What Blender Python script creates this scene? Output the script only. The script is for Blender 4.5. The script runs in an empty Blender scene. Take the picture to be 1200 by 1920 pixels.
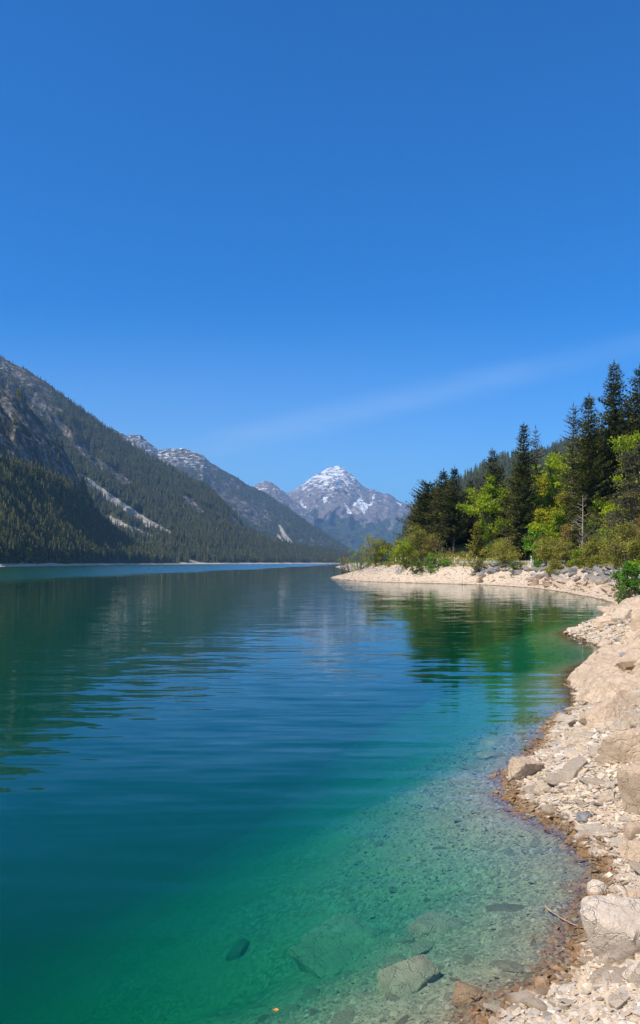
import bpy, math, random
import numpy as np
from mathutils import Vector, Matrix, Euler

sc = bpy.context.scene
COL = sc.collection
F, HOR, CAMZ, CX = 1500.0, 1055.0, 3.0, 600.0     # focal length in photo pixels, horizon row, eye height
WATER_SCAT, WATER_SD, WATER_ABS, WATER_AD = (0.01, 0.85, 0.60), 0.050, (0.0, 0.765, 0.62), 0.80
HAZE = 7.2e-5
rng = np.random.default_rng(7)
random.seed(7)

# ------------------------------------------------------------------ helpers
def link(o, parent=None):
    COL.objects.link(o)
    if parent is not None:
        o.parent = parent
    return o

def tag(o, label=None, cat=None, group=None, kind=None):
    if label: o['label'] = label
    if cat: o['category'] = cat
    if group: o['group'] = group
    if kind: o['kind'] = kind
    return o

def np_mesh(name, V, faces, mats=(), midx=None, smooth=False, attrs=None):
    """faces: an (n,k) array, or a list of such arrays"""
    if isinstance(faces, np.ndarray):
        faces = [faces]
    faces = [f for f in faces if len(f)]
    V = np.asarray(V, dtype=np.float32)
    me = bpy.data.meshes.new(name)
    me.vertices.add(len(V))
    me.vertices.foreach_set('co', V.ravel())
    sizes = np.concatenate([np.full(len(f), f.shape[1], dtype=np.int32) for f in faces])
    loops = np.concatenate([f.ravel() for f in faces]).astype(np.int32)
    me.loops.add(len(loops)); me.loops.foreach_set('vertex_index', loops)
    me.polygons.add(len(sizes))
    st = np.zeros(len(sizes), dtype=np.int32); st[1:] = np.cumsum(sizes)[:-1]
    me.polygons.foreach_set('loop_start', st)
    for m in mats: me.materials.append(m)
    if midx is not None: me.polygons.foreach_set('material_index', np.asarray(midx, dtype=np.int32))
    me.polygons.foreach_set('use_smooth', np.full(len(sizes), smooth, dtype=bool))
    me.update(calc_edges=True)
    if attrs:
        for k, a in attrs.items():
            at = me.attributes.new(k, 'FLOAT', 'POINT')
            at.data.foreach_set('value', np.asarray(a, dtype=np.float32))
    return me

def grid_faces(nr, nc):
    i = np.arange(nr - 1)[:, None] * nc + np.arange(nc - 1)[None, :]
    i = i.ravel()
    return np.stack([i, i + 1, i + nc + 1, i + nc], 1)

_perm = np.random.default_rng(11).permutation(256)
_perm = np.concatenate([_perm, _perm, _perm])
_g3 = np.random.default_rng(12).normal(size=(256, 3)); _g3 /= np.linalg.norm(_g3, axis=1)[:, None]
def noise(x, y, z=0.0):
    x, y, z = np.broadcast_arrays(np.asarray(x, float), np.asarray(y, float), np.asarray(z, float))
    xi = np.floor(x).astype(int); yi = np.floor(y).astype(int); zi = np.floor(z).astype(int)
    xf, yf, zf = x - xi, y - yi, z - zi
    u, v, w = [t * t * t * (t * (t * 6 - 15) + 10) for t in (xf, yf, zf)]
    xi &= 255; yi &= 255; zi &= 255
    def g(a, b, c):
        h = _perm[_perm[_perm[xi + a] + yi + b] + zi + c]
        G = _g3[h]
        return G[..., 0] * (xf - a) + G[..., 1] * (yf - b) + G[..., 2] * (zf - c)
    x00 = g(0,0,0) * (1-u) + g(1,0,0) * u; x10 = g(0,1,0) * (1-u) + g(1,1,0) * u
    x01 = g(0,0,1) * (1-u) + g(1,0,1) * u; x11 = g(0,1,1) * (1-u) + g(1,1,1) * u
    return ((x00 * (1-v) + x10 * v) * (1-w) + (x01 * (1-v) + x11 * v) * w) * 1.6
def fbm(x, y, z=0.0, o=4, gain=0.5, lac=2.03):
    s = 0.0; a = 1.0; n = 0.0
    for i in range(o):
        s = s + a * noise(x + 17.3 * i, y + 9.1 * i, z + 3.7 * i); n += a
        x = x * lac; y = y * lac; z = z * lac; a *= gain
    return s / n
def ridged(x, y, z=0.0, o=4):
    s = 0.0; a = 1.0; n = 0.0
    for i in range(o):
        s = s + a * (1 - np.abs(noise(x + 5.3 * i, y + 2.1 * i, z)) * 2); n += a
        x = x * 2.1; y = y * 2.1; z = z * 2.1; a *= 0.5
    return s / n
def sstep(a, b, x):
    t = np.clip((np.asarray(x, float) - a) / (b - a), 0, 1)
    return t * t * (3 - 2 * t)
def lerp(a, b, t): return a + (b - a) * t
def P(px, py, Y):
    return Vector(((px - CX) / F * Y, Y, CAMZ + (HOR - py) / F * Y))
def poly_dist(px, py, pts, closed=True):
    """signed distance to a polygon, positive inside"""
    pts = np.asarray(pts, float); n = len(pts)
    d = np.full(px.shape, 1e18); ins = np.zeros(px.shape, bool)
    for i in range(n if closed else n - 1):
        a, b = pts[i], pts[(i + 1) % n]
        e = b - a; L = max(e @ e, 1e-12)
        t = np.clip(((px - a[0]) * e[0] + (py - a[1]) * e[1]) / L, 0, 1)
        d = np.minimum(d, (px - a[0] - t * e[0]) ** 2 + (py - a[1] - t * e[1]) ** 2)
        if abs(b[1] - a[1]) > 1e-12:
            c = ((a[1] > py) != (b[1] > py)) & (px < (b[0] - a[0]) * (py - a[1]) / (b[1] - a[1]) + a[0])
            ins ^= c
    d = np.sqrt(d)
    return np.where(ins, d, -d)

# ------------------------------------------------------------------ node helpers
class NT:
    def __init__(s, tree): s.t = tree
    def n(s, typ, **kw):
        nd = s.t.nodes.new(typ)
        for k, v in kw.items():
            if k == 'ins':
                for kk, vv in v.items(): s.set(nd, kk, vv)
            else: setattr(nd, k, v)
        return nd
    def set(s, nd, k, v):
        if isinstance(v, bpy.types.NodeSocket): s.t.links.new(v, nd.inputs[k])
        else:
            if isinstance(v, (tuple, list)) and len(v) == 3 and nd.inputs[k].type == 'RGBA': v = (*v, 1)
            nd.inputs[k].default_value = v
    def math(s, op, a, b=0.0, c=None):
        nd = s.n('ShaderNodeMath', operation=op); s.set(nd, 0, a); s.set(nd, 1, b)
        if c is not None: s.set(nd, 2, c)
        return nd.outputs[0]
    def mix(s, f, a, b, typ='MIX'):
        nd = s.n('ShaderNodeMix', data_type='RGBA', blend_type=typ)
        s.set(nd, 0, f); s.set(nd, 6, a); s.set(nd, 7, b)
        return nd.outputs[2]
    def noise(s, vec, scale, detail=4, rough=0.55):
        nd = s.n('ShaderNodeTexNoise', ins={'Scale': scale, 'Detail': detail, 'Roughness': rough})
        if vec is not None: s.set(nd, 'Vector', vec)
        return nd
    def ramp(s, f, a, b, lo=0.0, hi=1.0):
        nd = s.n('ShaderNodeMapRange', ins={0: f, 1: a, 2: b, 3: lo, 4: hi}); nd.clamp = True
        nd.interpolation_type = 'SMOOTHSTEP'
        return nd.outputs[0]
    def attr(s, name):
        return s.n('ShaderNodeAttribute', attribute_name=name).outputs['Fac']
    def map(s, vec, scale=(1, 1, 1), rot=(0, 0, 0)):
        nd = s.n('ShaderNodeMapping', ins={'Scale': scale, 'Rotation': rot, 'Vector': vec})
        return nd.outputs[0]

def mat(name):
    m = bpy.data.materials.new(name); m.use_nodes = True
    t = m.node_tree; t.nodes.clear()
    return m, NT(t)
def finish(nt, surf=None, vol=None):
    o = nt.n('ShaderNodeOutputMaterial')
    if surf is not None: nt.t.links.new(surf, o.inputs['Surface'])
    if vol is not None: nt.t.links.new(vol, o.inputs['Volume'])

def simple(name, col, rough=0.7, var=0.25, scale=8.0, metal=0.0):
    m, t = mat(name)
    pos = t.n('ShaderNodeTexCoord').outputs['Object']
    n = t.noise(pos, scale).outputs['Fac']
    f = t.ramp(n, 0.3, 0.7)
    c = t.mix(f, tuple(x * (1 - var) for x in col), tuple(min(1, x * (1 + var)) for x in col))
    b = t.n('ShaderNodeBsdfPrincipled', ins={'Base Color': c, 'Roughness': rough, 'Metallic': metal})
    finish(t, b.outputs[0]); return m

def foliage(name, dark, light, transl=0.3, rough=0.6, patch=0.5):
    """leaf material: each leaf its own tone, broad patches of lighter and darker growth, some light passing through"""
    m, t = mat(name)
    g = t.n('ShaderNodeNewGeometry')
    rnd = g.outputs['Random Per Island']
    pos = t.n('ShaderNodeTexCoord').outputs['Object']
    n = t.noise(pos, patch, 2).outputs['Fac']
    f = t.math('ADD', t.math('MULTIPLY', rnd, 0.6), t.ramp(n, 0.35, 0.65, -0.15, 0.5))
    oi = t.n('ShaderNodeObjectInfo').outputs['Random']
    f = t.math('ADD', f, t.math('MULTIPLY', t.math('SUBTRACT', oi, 0.5), 0.3))
    c = t.mix(t.ramp(f, 0.0, 1.0), dark, light)
    d = t.n('ShaderNodeBsdfPrincipled', ins={'Base Color': c, 'Roughness': rough})
    d.inputs['Specular IOR Level'].default_value = 0.25
    tr = t.n('ShaderNodeBsdfTranslucent', ins={'Color': c})
    mx = t.n('ShaderNodeMixShader', ins={0: transl, 1: d.outputs[0], 2: tr.outputs[0]})
    finish(t, mx.outputs[0]); return m

# ------------------------------------------------------------------ render, world, sun, camera
sc.render.engine = 'CYCLES'
cy = sc.cycles
cy.use_denoising = True
try: cy.denoiser = 'OPENIMAGEDENOISE'
except Exception: pass
cy.max_bounces = 8; cy.diffuse_bounces = 2; cy.glossy_bounces = 3; cy.transmission_bounces = 3
cy.volume_bounces = 1; cy.transparent_max_bounces = 16
cy.sample_clamp_indirect = 6.0
cy.caustics_reflective = False; cy.caustics_refractive = False
vs = sc.view_settings
vs.view_transform = 'Standard'; vs.look = 'None'; vs.exposure = 0.28; vs.gamma = 1.0
try: vs.use_curve_mapping = False
except Exception: pass

SUN = Vector((-0.54, -0.36, 0.76)).normalized()
elev = math.asin(SUN.z)
w = bpy.data.worlds.new('World'); sc.world = w; w.use_nodes = True
t = NT(w.node_tree); w.node_tree.nodes.clear()
sky = t.n('ShaderNodeTexSky', sky_type='NISHITA'); sky.sun_disc = False
sky.sun_elevation = elev; sky.sun_rotation = math.atan2(SUN.x, SUN.y)
sky.altitude = 900; sky.air_density = 1.0; sky.dust_density = 0.25; sky.ozone_density = 2.0
gm = t.n('ShaderNodeGamma', ins={'Color': sky.outputs[0], 'Gamma': 1.0})
hs = t.n('ShaderNodeHueSaturation', ins={'Saturation': 1.75, 'Value': 1.0, 'Color': sky.outputs[0]})
tint = t.mix(1.0, hs.outputs[0], (0.36, 1.06, 1.30), 'MULTIPLY')
# thin veil of high cirrus: a band of real sky directions
dv = t.n('ShaderNodeTexCoord').outputs['Generated']
sx = t.n('ShaderNodeSeparateXYZ', ins={0: dv})
az = t.math('DIVIDE', sx.outputs[0], sx.outputs[1]); el = t.math('DIVIDE', sx.outputs[2], sx.outputs[1])
line = t.math('SUBTRACT', el, t.math('ADD', t.math('MULTIPLY', az, 0.235), 0.183))
up = t.ramp(line, -0.032, -0.004); dn = t.ramp(line, -0.008, 0.024, 1, 0)
ends = t.math('MULTIPLY', t.ramp(az, -0.21, -0.09), t.ramp(az, 0.05, 0.5, 1, 0.45))
nv = t.noise(t.map(dv, (3, 3, 16), (0, 0.2, 0)), 2.2, 5).outputs['Fac']
veil = t.math('MULTIPLY', t.math('MULTIPLY', up, dn), t.math('MULTIPLY', ends, t.ramp(nv, 0.25, 0.75, 0.35, 1.0)))
veil = t.math('MULTIPLY', veil, t.ramp(sx.outputs[1], 0.2, 0.5))
pale = t.math('MULTIPLY', t.ramp(el, 0.34, 0.04), t.ramp(az, 0.5, -0.4, 0.30, 0.52))
tint = t.mix(pale, tint, (3.6, 5.4, 7.6))
skyc = t.mix(t.math('MULTIPLY', veil, 0.20), tint, (5.6, 7.0, 8.6))
bg = t.n('ShaderNodeBackground', ins={'Color': skyc, 'Strength': 0.108})
ow = t.n('ShaderNodeOutputWorld'); t.t.links.new(bg.outputs[0], ow.inputs[0])

sd = bpy.data.lights.new('sun', 'SUN'); sd.energy = 5.0; sd.angle = math.radians(0.5); sd.color = (1.0, 0.90, 0.74)
so = link(bpy.data.objects.new('sun', sd)); so.rotation_euler = SUN.to_track_quat('Z', 'Y').to_euler(); so.location = SUN * 100 + Vector((0, 0, 50))

cd = bpy.data.cameras.new('camera'); cam = link(bpy.data.objects.new('camera', cd))
cam.location = (0, 0, CAMZ); cam.rotation_euler = (math.pi / 2, 0, 0)
cd.sensor_fit = 'VERTICAL'; cd.sensor_height = 36.0; cd.lens = F / 1920 * 36.0
cd.shift_y = (HOR - 960) / 1920.0
cd.clip_start = 0.1; cd.clip_end = 60000
sc.camera = cam

# ------------------------------------------------------------------ shore line and ground height
def g(px, py):
    Y = F * CAMZ / (py - HOR); return ((px - CX) / F * Y, Y)
SHORE = [(-9, -14), (-3.2, -3), (-1.3, 1.5), (0.1, 3.9), g(905, 1918), g(1000, 1852), g(1062, 1795), g(1090, 1760), g(1112, 1700), g(1128, 1640),
         g(1100, 1590), g(1050, 1545), g(985, 1520), g(958, 1497), g(948, 1452), g(985, 1425), g(1012, 1405), g(1022, 1372), g(1052, 1345), g(1072, 1330),
         g(1080, 1300), g(1068, 1275), g(1092, 1252), g(1140, 1232), g(1150, 1222), g(1105, 1206), g(1078, 1196), g(1060, 1187), g(1090, 1173), g(1130, 1160),
         (18.6, 50), (21.6, 58), g(1140, 1128), g(1100, 1118.5), g(1060, 1111), g(1000, 1102.5), g(925, 1097.5), g(850, 1095), g(775, 1093), g(700, 1091), g(655, 1088), g(628, 1085),
         g(619, 1083), (4.0, 170), (9, 186), (18, 215), (30, 280), (34, 400), (22, 490), (13, 520), (9.5, 560), (15, 600), (36, 660), (62, 900), (70, 1500), (110, 2300)]
LANDPOLY = np.array(SHORE + [(160, 2900), (6000, 2900), (6000, -14)])
SH = np.array(SHORE)
def inland(x, y):
    """metres inland from the water's edge (negative out in the lake)"""
    d = poly_dist(x, y, LANDPOLY)
    s = np.full(x.shape, 1e18)
    for i in range(len(SH) - 1):
        a, b = SH[i], SH[i + 1]; e = b - a
        tt = np.clip(((x - a[0]) * e[0] + (y - a[1]) * e[1]) / (e @ e), 0, 1)
        s = np.minimum(s, (x - a[0] - tt * e[0]) ** 2 + (y - a[1] - tt * e[1]) ** 2)
    d = np.where(d > 0, np.sqrt(s), -np.sqrt(s))
    near = 1 - sstep(15, 60, y)
    d = d + near * (0.10 * noise(x * 2.2, y * 1.6, 3.1) + 0.04 * noise(x * 7, y * 5, 1.7)) + (1 - near) * 0.35 * noise(x * 0.35, y * 0.35, 8.8)
    return d
def terrain(x, y, detail=True):
    x = np.asarray(x, float); y = np.asarray(y, float)
    d = inland(x, y)
    far = sstep(38, 58, y)
    # --- under water
    q = -np.minimum(d, 0)
    bed_n = -(0.17 * q + 0.105 * q ** 2)
    bed_n = np.where(q > 2.0, -(0.76 + (q - 2.0) * 0.54), bed_n)
    bed_f = -(0.22 * q + 0.03 * q ** 2)
    bed = np.maximum(lerp(bed_n, np.maximum(bed_f, -0.22 * q - 12), sstep(26, 60, y)), -20.5)
    bed = bed * lerp(1.0, 0.5, sstep(12, 24, y) * sstep(9, 2.5, q))
    # --- near bank
    p = np.maximum(d, 0)
    bank = np.where(p < 0.35, 0.3 * p, 0.105 + 0.42 * (p - 0.35))
    bank = np.where(p > 5, 0.105 + 0.42 * 4.65 + 0.22 * (p - 5), bank)
    bank = np.minimum(bank, 2.6 + 0.05 * p)
    # --- headland: beach, stone bank, road bench, slope
    tt = x / np.maximum(y, 1)
    beach = sstep(0.13, 0.05, tt)
    steep = np.where(p < 1.3, 0.30 * p, 0.39 + (p - 1.3) * 0.68)
    gentle = np.where(p < 8, 0.25 * p, 2.0 + (p - 8) * 0.30)
    hb = np.minimum(lerp(steep, gentle, beach), 2.85)
    k = lerp(0.26, 0.68, sstep(0.22, 0.385, tt))
    start = lerp(9.2, 13.0, beach)
    rise = np.maximum(p - start, 0)
    hb = hb + np.where(rise < 15, k * rise, k * 15 + 0.28 * k * (rise - 15)) * sstep(0, 3, rise) * sstep(500, 140, y)
    land = lerp(bank, hb, far)
    z = np.where(d > 0, land, bed)
    if detail:
        am = sstep(-0.3, 0.8, d) * 0.7 + 0.3
        nn = (0.10 * fbm(x * 1.1, y * 0.9, 4.2, 4) + 0.035 * ridged(x * 3.3, y * 2.6, 1.2, 3) - 0.02) * am * sstep(0.0, 0.35, np.abs(d)) * (1 - far)
        nf = 0.22 * fbm(x * 0.5, y * 0.5, 2.2, 4) * sstep(0.5, 4, p) * far * (1 - 0.9 * sstep(5, 6, p) * sstep(10, 9, p))
        z = z + nn + nf
    return z
def ground_z(x, y):
    return float(terrain(np.array([x]), np.array([y]))[0])

# ground sheet: fine close by, coarser with distance
ys = list(np.arange(-12, 2.0, 0.5)); yv = 2.0
while yv < 2880:
    ys.append(yv); yv += max(0.012, yv * (0.0042 if yv < 18 else 0.006 if yv < 160 else 0.03))
ys = np.array(ys)
ts = np.concatenate([np.linspace(-1.6, -0.32, 24, endpoint=False), np.linspace(-0.32, 0.0, 60, endpoint=False), np.linspace(0.0, 0.46, 330, endpoint=False), np.linspace(0.46, 2.0, 40)])
YY, TT = np.meshgrid(ys, ts, indexing='ij')
XX = TT * (np.maximum(YY, 0) + 1.2 + 4 * (YY < 0))
ZZ = terrain(XX.ravel(), YY.ravel()).reshape(XX.shape)
DD = inland(XX.ravel(), YY.ravel())
xr, yr = XX.ravel(), YY.ravel()
farw = sstep(38, 58, yr)
ttr = xr / np.maximum(yr, 1)
grass = farw * sstep(lerp(3.4, 8.0, sstep(0.13, 0.05, ttr)), lerp(5.4, 10, sstep(0.13, 0.05, ttr)), DD + 1.2 * noise(xr * 0.4, yr * 0.4, 5.0))
grass = np.maximum(grass, (1 - farw) * sstep(6.0, 8.0, DD))
hillside = sstep(0.22, 0.33, ttr) * farw
V = np.stack([xr, yr, ZZ.ravel()], 1)

m_ground, t = mat('gravel_ground')
pos = t.n('ShaderNodeNewGeometry').outputs['Position']
sep = t.n('ShaderNodeSeparateXYZ', ins={0: pos})
v1 = t.n('ShaderNodeTexVoronoi', ins={'Vector': pos, 'Scale': 26.0}); v2 = t.n('ShaderNodeTexVoronoi', ins={'Vector': pos, 'Scale': 9.0})
tone = t.n('ShaderNodeSeparateColor', ins={0: v1.outputs['Color']}).outputs[0]
tone2 = t.n('ShaderNodeSeparateColor', ins={0: v2.outputs['Color']}).outputs[1]
big = t.noise(pos, 0.9, 5).outputs['Fac']
dry = t.mix(tone, (0.42, 0.325, 0.245), (0.64, 0.53, 0.42))
dry = t.mix(t.math('MULTIPLY', tone2, 0.5), dry, (0.48, 0.39, 0.30))
dry = t.mix(t.ramp(big, 0.35, 0.7, 0, 0.55), dry, (0.52, 0.40, 0.29))
under = t.mix(tone, (0.14, 0.13, 0.085), (0.36, 0.33, 0.225))
under = t.mix(t.ramp(big, 0.4, 0.65, 0, 0.7), under, (0.28, 0.26, 0.175))
wetn = t.math('ADD', sep.outputs[2], t.math('MULTIPLY', t.math('SUBTRACT', t.noise(pos, 5, 3).outputs['Fac'], 0.5), 0.10))
wet = t.mix(tone, (0.10, 0.062, 0.03), (0.26, 0.165, 0.085))
c = t.mix(t.ramp(wetn, -0.09, -0.015), under, wet)
c = t.mix(t.ramp(wetn, 0.025, 0.075), c, dry)
gn = t.noise(pos, 0.6, 6, 0.65).outputs['Fac']
gfine = t.noise(pos, 7.0, 4, 0.7).outputs['Fac']
green = t.mix(t.ramp(gfine, 0.3, 0.7), (0.12, 0.17, 0.025), (0.26, 0.32, 0.06))
straw = t.mix(t.ramp(gfine, 0.3, 0.7), (0.28, 0.22, 0.08), (0.50, 0.40, 0.18))
gsel = t.ramp(t.math('ADD', gn, t.math('MULTIPLY', t.attr('hillside'), 0.05)), 0.40, 0.56)
gc = t.mix(gsel, green, straw)
c = t.mix(t.attr('grass'), c, gc)
hgt = t.math('ADD', t.math('MULTIPLY', t.math('SUBTRACT', 1.0, v1.outputs['Distance']), 0.35), t.noise(pos, 14, 5).outputs['Fac'])
bp = t.n('ShaderNodeBump', ins={'Height': hgt, 'Strength': 0.6, 'Distance': 0.03})
wf = t.math('MULTIPLY', t.ramp(wetn, 0.02, 0.07, 1, 0), t.ramp(wetn, -0.06, -0.01))
b = t.n('ShaderNodeBsdfPrincipled', ins={'Base Color': c, 'Roughness': t.math('SUBTRACT', 0.9, t.math('MULTIPLY', wf, 0.55)), 'Normal': bp.outputs[0]})
finish(t, b.outputs[0])
me = np_mesh('ground', V, grid_faces(len(ys), len(ts))[:, ::-1], [m_ground], smooth=True, attrs={'grass': grass, 'hillside': hillside})
# keep the face direction upward
if me.polygons[0].normal.z < 0: me.flip_normals()
tag(link(bpy.data.objects.new('ground', me)), kind='structure')

m_bed = simple('lake_bed_silt', (0.05, 0.07, 0.06), 0.95)
me = np_mesh('lake_bed', [(-9000, -60, -21), (9000, -60, -21), (9000, 16000, -21), (-9000, 16000, -21)], np.array([[0, 1, 2, 3]]), [m_bed])
tag(link(bpy.data.objects.new('lake_bed', me)), kind='structure')

# road bench on the headland: a ribbon of asphalt above the stone bank
rc = []
for i in range(30, 42):
    a, b_ = SH[i], SH[i + 1]
    for s in np.linspace(0, 1, 9)[:-1]: rc.append(a + (b_ - a) * s)
rc = np.array(rc)
for _ in range(14): rc[1:-1] = 0.25 * rc[:-2] + 0.5 * rc[1:-1] + 0.25 * rc[2:]
tn = np.gradient(rc, axis=0); tn /= np.linalg.norm(tn, axis=1)[:, None]
nrm = np.stack([tn[:, 1], -tn[:, 0]], 1)
road_in, road_out = rc + nrm * lerp(5.6, 9.0, sstep(24, 8, rc[:, 0]))[:, None], rc + nrm * lerp(9.0, 12.4, sstep(24, 8, rc[:, 0]))[:, None]
okr = rc[:, 0] > 6.0
road_in, road_out = road_in[okr], road_out[okr]
m_road = simple('asphalt', (0.34, 0.33, 0.32), 0.9, 0.12, 3.0)
rv = []
zr = 3.02
for a, b_ in zip(road_in, road_out):
    rv += [(a[0], a[1], 2.3), (a[0], a[1], zr), (b_[0], b_[1], zr + 0.26), (b_[0], b_[1], 2.3)]
n = len(road_in); fs = []
for i in range(n - 1):
    for k in range(3): fs.append((i * 4 + k, i * 4 + k + 1, (i + 1) * 4 + k + 1, (i + 1) * 4 + k))
me = np_mesh('road', rv, np.array(fs), [m_road])
tag(link(bpy.data.objects.new('road', me)), kind='structure')

# ------------------------------------------------------------------ mountains
m_mtn, t = mat('mountain_slope')
pos = t.n('ShaderNodeNewGeometry').outputs['Position']
sc1 = t.attr('texscale')
vp = t.n('ShaderNodeVectorMath', operation='SCALE'); t.set(vp, 0, pos); t.set(vp, 'Scale', sc1); vp = vp.outputs[0]
fine = t.noise(vp, 1.0, 5, 0.7).outputs['Fac']
med = t.noise(vp, 0.22, 5, 0.6).outputs['Fac']
strk = t.noise(t.map(vp, (1.2, 1.2, 0.25)), 0.6, 4, 0.6).outputs['Fac']
wood = t.mix(t.ramp(fine, 0.35, 0.65), (0.022, 0.032, 0.014), (0.075, 0.090, 0.034))
wood = t.mix(t.ramp(med, 0.56, 0.72, 0, 0.6), wood, (0.11, 0.10, 0.05))
rock = t.mix(t.ramp(strk, 0.38, 0.66), (0.060, 0.058, 0.056), (0.27, 0.24, 0.205))
rock = t.mix(t.ramp(t.math('ADD', t.math('MULTIPLY', fine, 0.6), t.math('MULTIPLY', med, 0.4)), 0.44, 0.56, 0, 0.85), rock, (0.03, 0.038, 0.02))
scree = t.mix(t.ramp(fine, 0.3, 0.7), (0.24, 0.215, 0.185), (0.44, 0.40, 0.35))
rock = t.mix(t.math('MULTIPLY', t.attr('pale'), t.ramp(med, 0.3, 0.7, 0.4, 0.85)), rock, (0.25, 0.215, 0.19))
rmask = t.ramp(t.math('ADD', t.attr('rock'), t.math('MULTIPLY', t.math('SUBTRACT', med, 0.5), 0.9)), 0.42, 0.6)
c = t.mix(rmask, wood, rock)
c = t.mix(t.ramp(t.math('ADD', t.attr('scree'), t.math('MULTIPLY', t.math('SUBTRACT', fine, 0.5), 0.5)), 0.4, 0.6), c, scree)
sn = t.math('ADD', t.attr('snow'), t.math('MULTIPLY', t.math('SUBTRACT', t.noise(t.map(vp, (0.9, 0.9, 3.4), (0.12, 0.2, 0.4)), 0.62, 6, 0.72).outputs['Fac'], 0.5), 2.1))
c = t.mix(t.ramp(sn, 0.48, 0.515), c, (0.86, 0.87, 0.88))
c = t.mix(t.attr('beach'), c, t.mix(fine, (0.42, 0.36, 0.29), (0.62, 0.55, 0.46)))
bp = t.n('ShaderNodeBump', ins={'Height': t.math('ADD', fine, strk), 'Strength': 0.7, 'Distance': t.math('DIVIDE', 1.4, sc1)})
b = t.n('ShaderNodeBsdfPrincipled', ins={'Base Color': c, 'Roughness': 0.95, 'Normal': bp.outputs[0]})
b.inputs['Specular IOR Level'].default_value = 0.1
finish(t, b.outputs[0])

def interp(pts, x):
    pts = np.array(pts, float); return np.interp(x, pts[:, 0], pts[:, 1])

def slope_mesh(name, pxs, foot, crest_y, crest_D, shape=1.25, rows=150, amp=0.05, nscale=0.004, texscale=0.05, seed=0.0, jag=1.0, back=0.35, rockf=None, foot_z=-1.0, bulge=0.0):
    """a mountain flank: foot line (distance per bearing) up to a crest line (own distance and height), then down its far side"""
    pxs = np.asarray(pxs, float)
    Yf = interp(foot, pxs); Yc = interp(crest_D, pxs); cy_ = interp(crest_y, pxs)
    zc = CAMZ + (HOR - cy_) / F * Yc
    v = np.concatenate([np.linspace(0, 1, rows), 1 + np.linspace(0.03, back, 14)])
    VV, PX = np.meshgrid(v, pxs, indexing='ij')
    Y = Yf + (Yc - Yf) * VV
    base = np.clip(VV, 0, 1) ** shape
    Z = foot_z + (zc - foot_z) * np.where(VV <= 1, base, 1 - 1.3 * (VV - 1))
    X = (PX - CX) / F * Y
    env = np.clip(VV * 5, 0, 1) * np.where(VV <= 1, 1 - 0.80 * np.clip((VV - 0.72) / 0.28, 0, 1), 0.2)
    H = zc[None, :]
    gul = ridged(X * nscale + 0.5 * fbm(X * nscale * 2, Y * nscale * 2, seed, 2), Y * nscale * 0.35, seed, 5) - 0.35
    det = fbm(X * nscale * 4, Y * nscale * 3, seed + 4, 5)
    dz = H * amp * (1.5 * gul + 0.9 * det) * env
    crestn = jag * fbm(X * nscale * 3.0, Y * nscale * 0.2, seed + 9, 5, 0.6) * np.clip((VV - 0.9) / 0.1, 0, 1)
    Z = Z + dz + crestn
    Y = Y - 1.1 * H * amp * (gul + 0.6 * det) * env
    X = (PX - CX) / F * np.maximum(Y, 1)
    return dict(name=name, X=X, Y=Y, Z=Z, V=VV, PX=PX, texscale=texscale)
def paint(S, polys=(), snow=None, rock=None, beach=0.0, edge=4.0):
    """where on the slope there is bare rock, scree or snow"""
    X, Y, Z = S['X'].ravel(), S['Y'].ravel(), S['Z'].ravel()
    px = CX + X / Y * F; py = HOR - (Z - CAMZ) / Y * F
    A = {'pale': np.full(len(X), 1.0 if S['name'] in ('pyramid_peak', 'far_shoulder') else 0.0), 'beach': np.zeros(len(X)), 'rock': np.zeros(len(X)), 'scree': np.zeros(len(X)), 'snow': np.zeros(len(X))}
    wob = 5 * fbm(px * 0.06, py * 0.06, 3.0, 4)
    for kind, pts, soft in polys:
        dd = poly_dist(px, py, pts) + wob * min(1.0, soft / 5)
        A[kind] = np.maximum(A[kind], (0.62 if kind == 'snow' else 1.0) * sstep(-soft, soft, dd))
    if rock is not None: A['rock'] = np.maximum(A['rock'], rock(px, py, S))
    if snow is not None: A['snow'] = np.maximum(A['snow'], snow(px, py, S))
    if beach > 0: A['beach'] = sstep(beach + 0.5, beach - 0.3, Z + 0.8 * noise(X * 0.02, Y * 0.02, 1.0))
    A['texscale'] = np.full(len(X), S['texscale'])
    S['attrs'] = A; S['px'] = px; S['py'] = py
def build_slope(S, label=None):
    V = np.stack([S['X'].ravel(), S['Y'].ravel(), S['Z'].ravel()], 1)
    me = np_mesh(S['name'], V, grid_faces(*S['X'].shape), [m_mtn], smooth=True, attrs=S['attrs'])
    return tag(link(bpy.data.objects.new(S['name'], me)), kind='structure')

# near spur on the far left shore
A0 = slope_mesh('wooded_spur', np.arange(-520, 366, 2.2),
    foot=[(-600, 330), (-300, 420), (0, 562), (100, 700), (200, 900), (290, 1200), (366, 1520)],
    crest_y=[(-600, 420), (-300, 540), (-100, 650), (0, 718), (40, 752), (75, 790), (110, 832), (135, 866), (152, 905), (170, 950), (195, 985), (225, 1012), (260, 1030), (300, 1046), (340, 1056), (366, 1058.5)],
    crest_D=[(-600, 800), (-300, 950), (0, 1150), (150, 1220), (225, 1260), (300, 1400), (366, 1600)], shape=1.35, amp=0.055, nscale=0.009, texscale=0.16, seed=2.0, jag=5)
BUT = [(-80, 660), (0, 712), (60, 768), (110, 830), (140, 870), (158, 905), (150, 928), (120, 912), (90, 900), (60, 893), (0, 872), (-80, 830)]
paint(A0, [('rock', BUT, 6)], beach=2.1)
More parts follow.
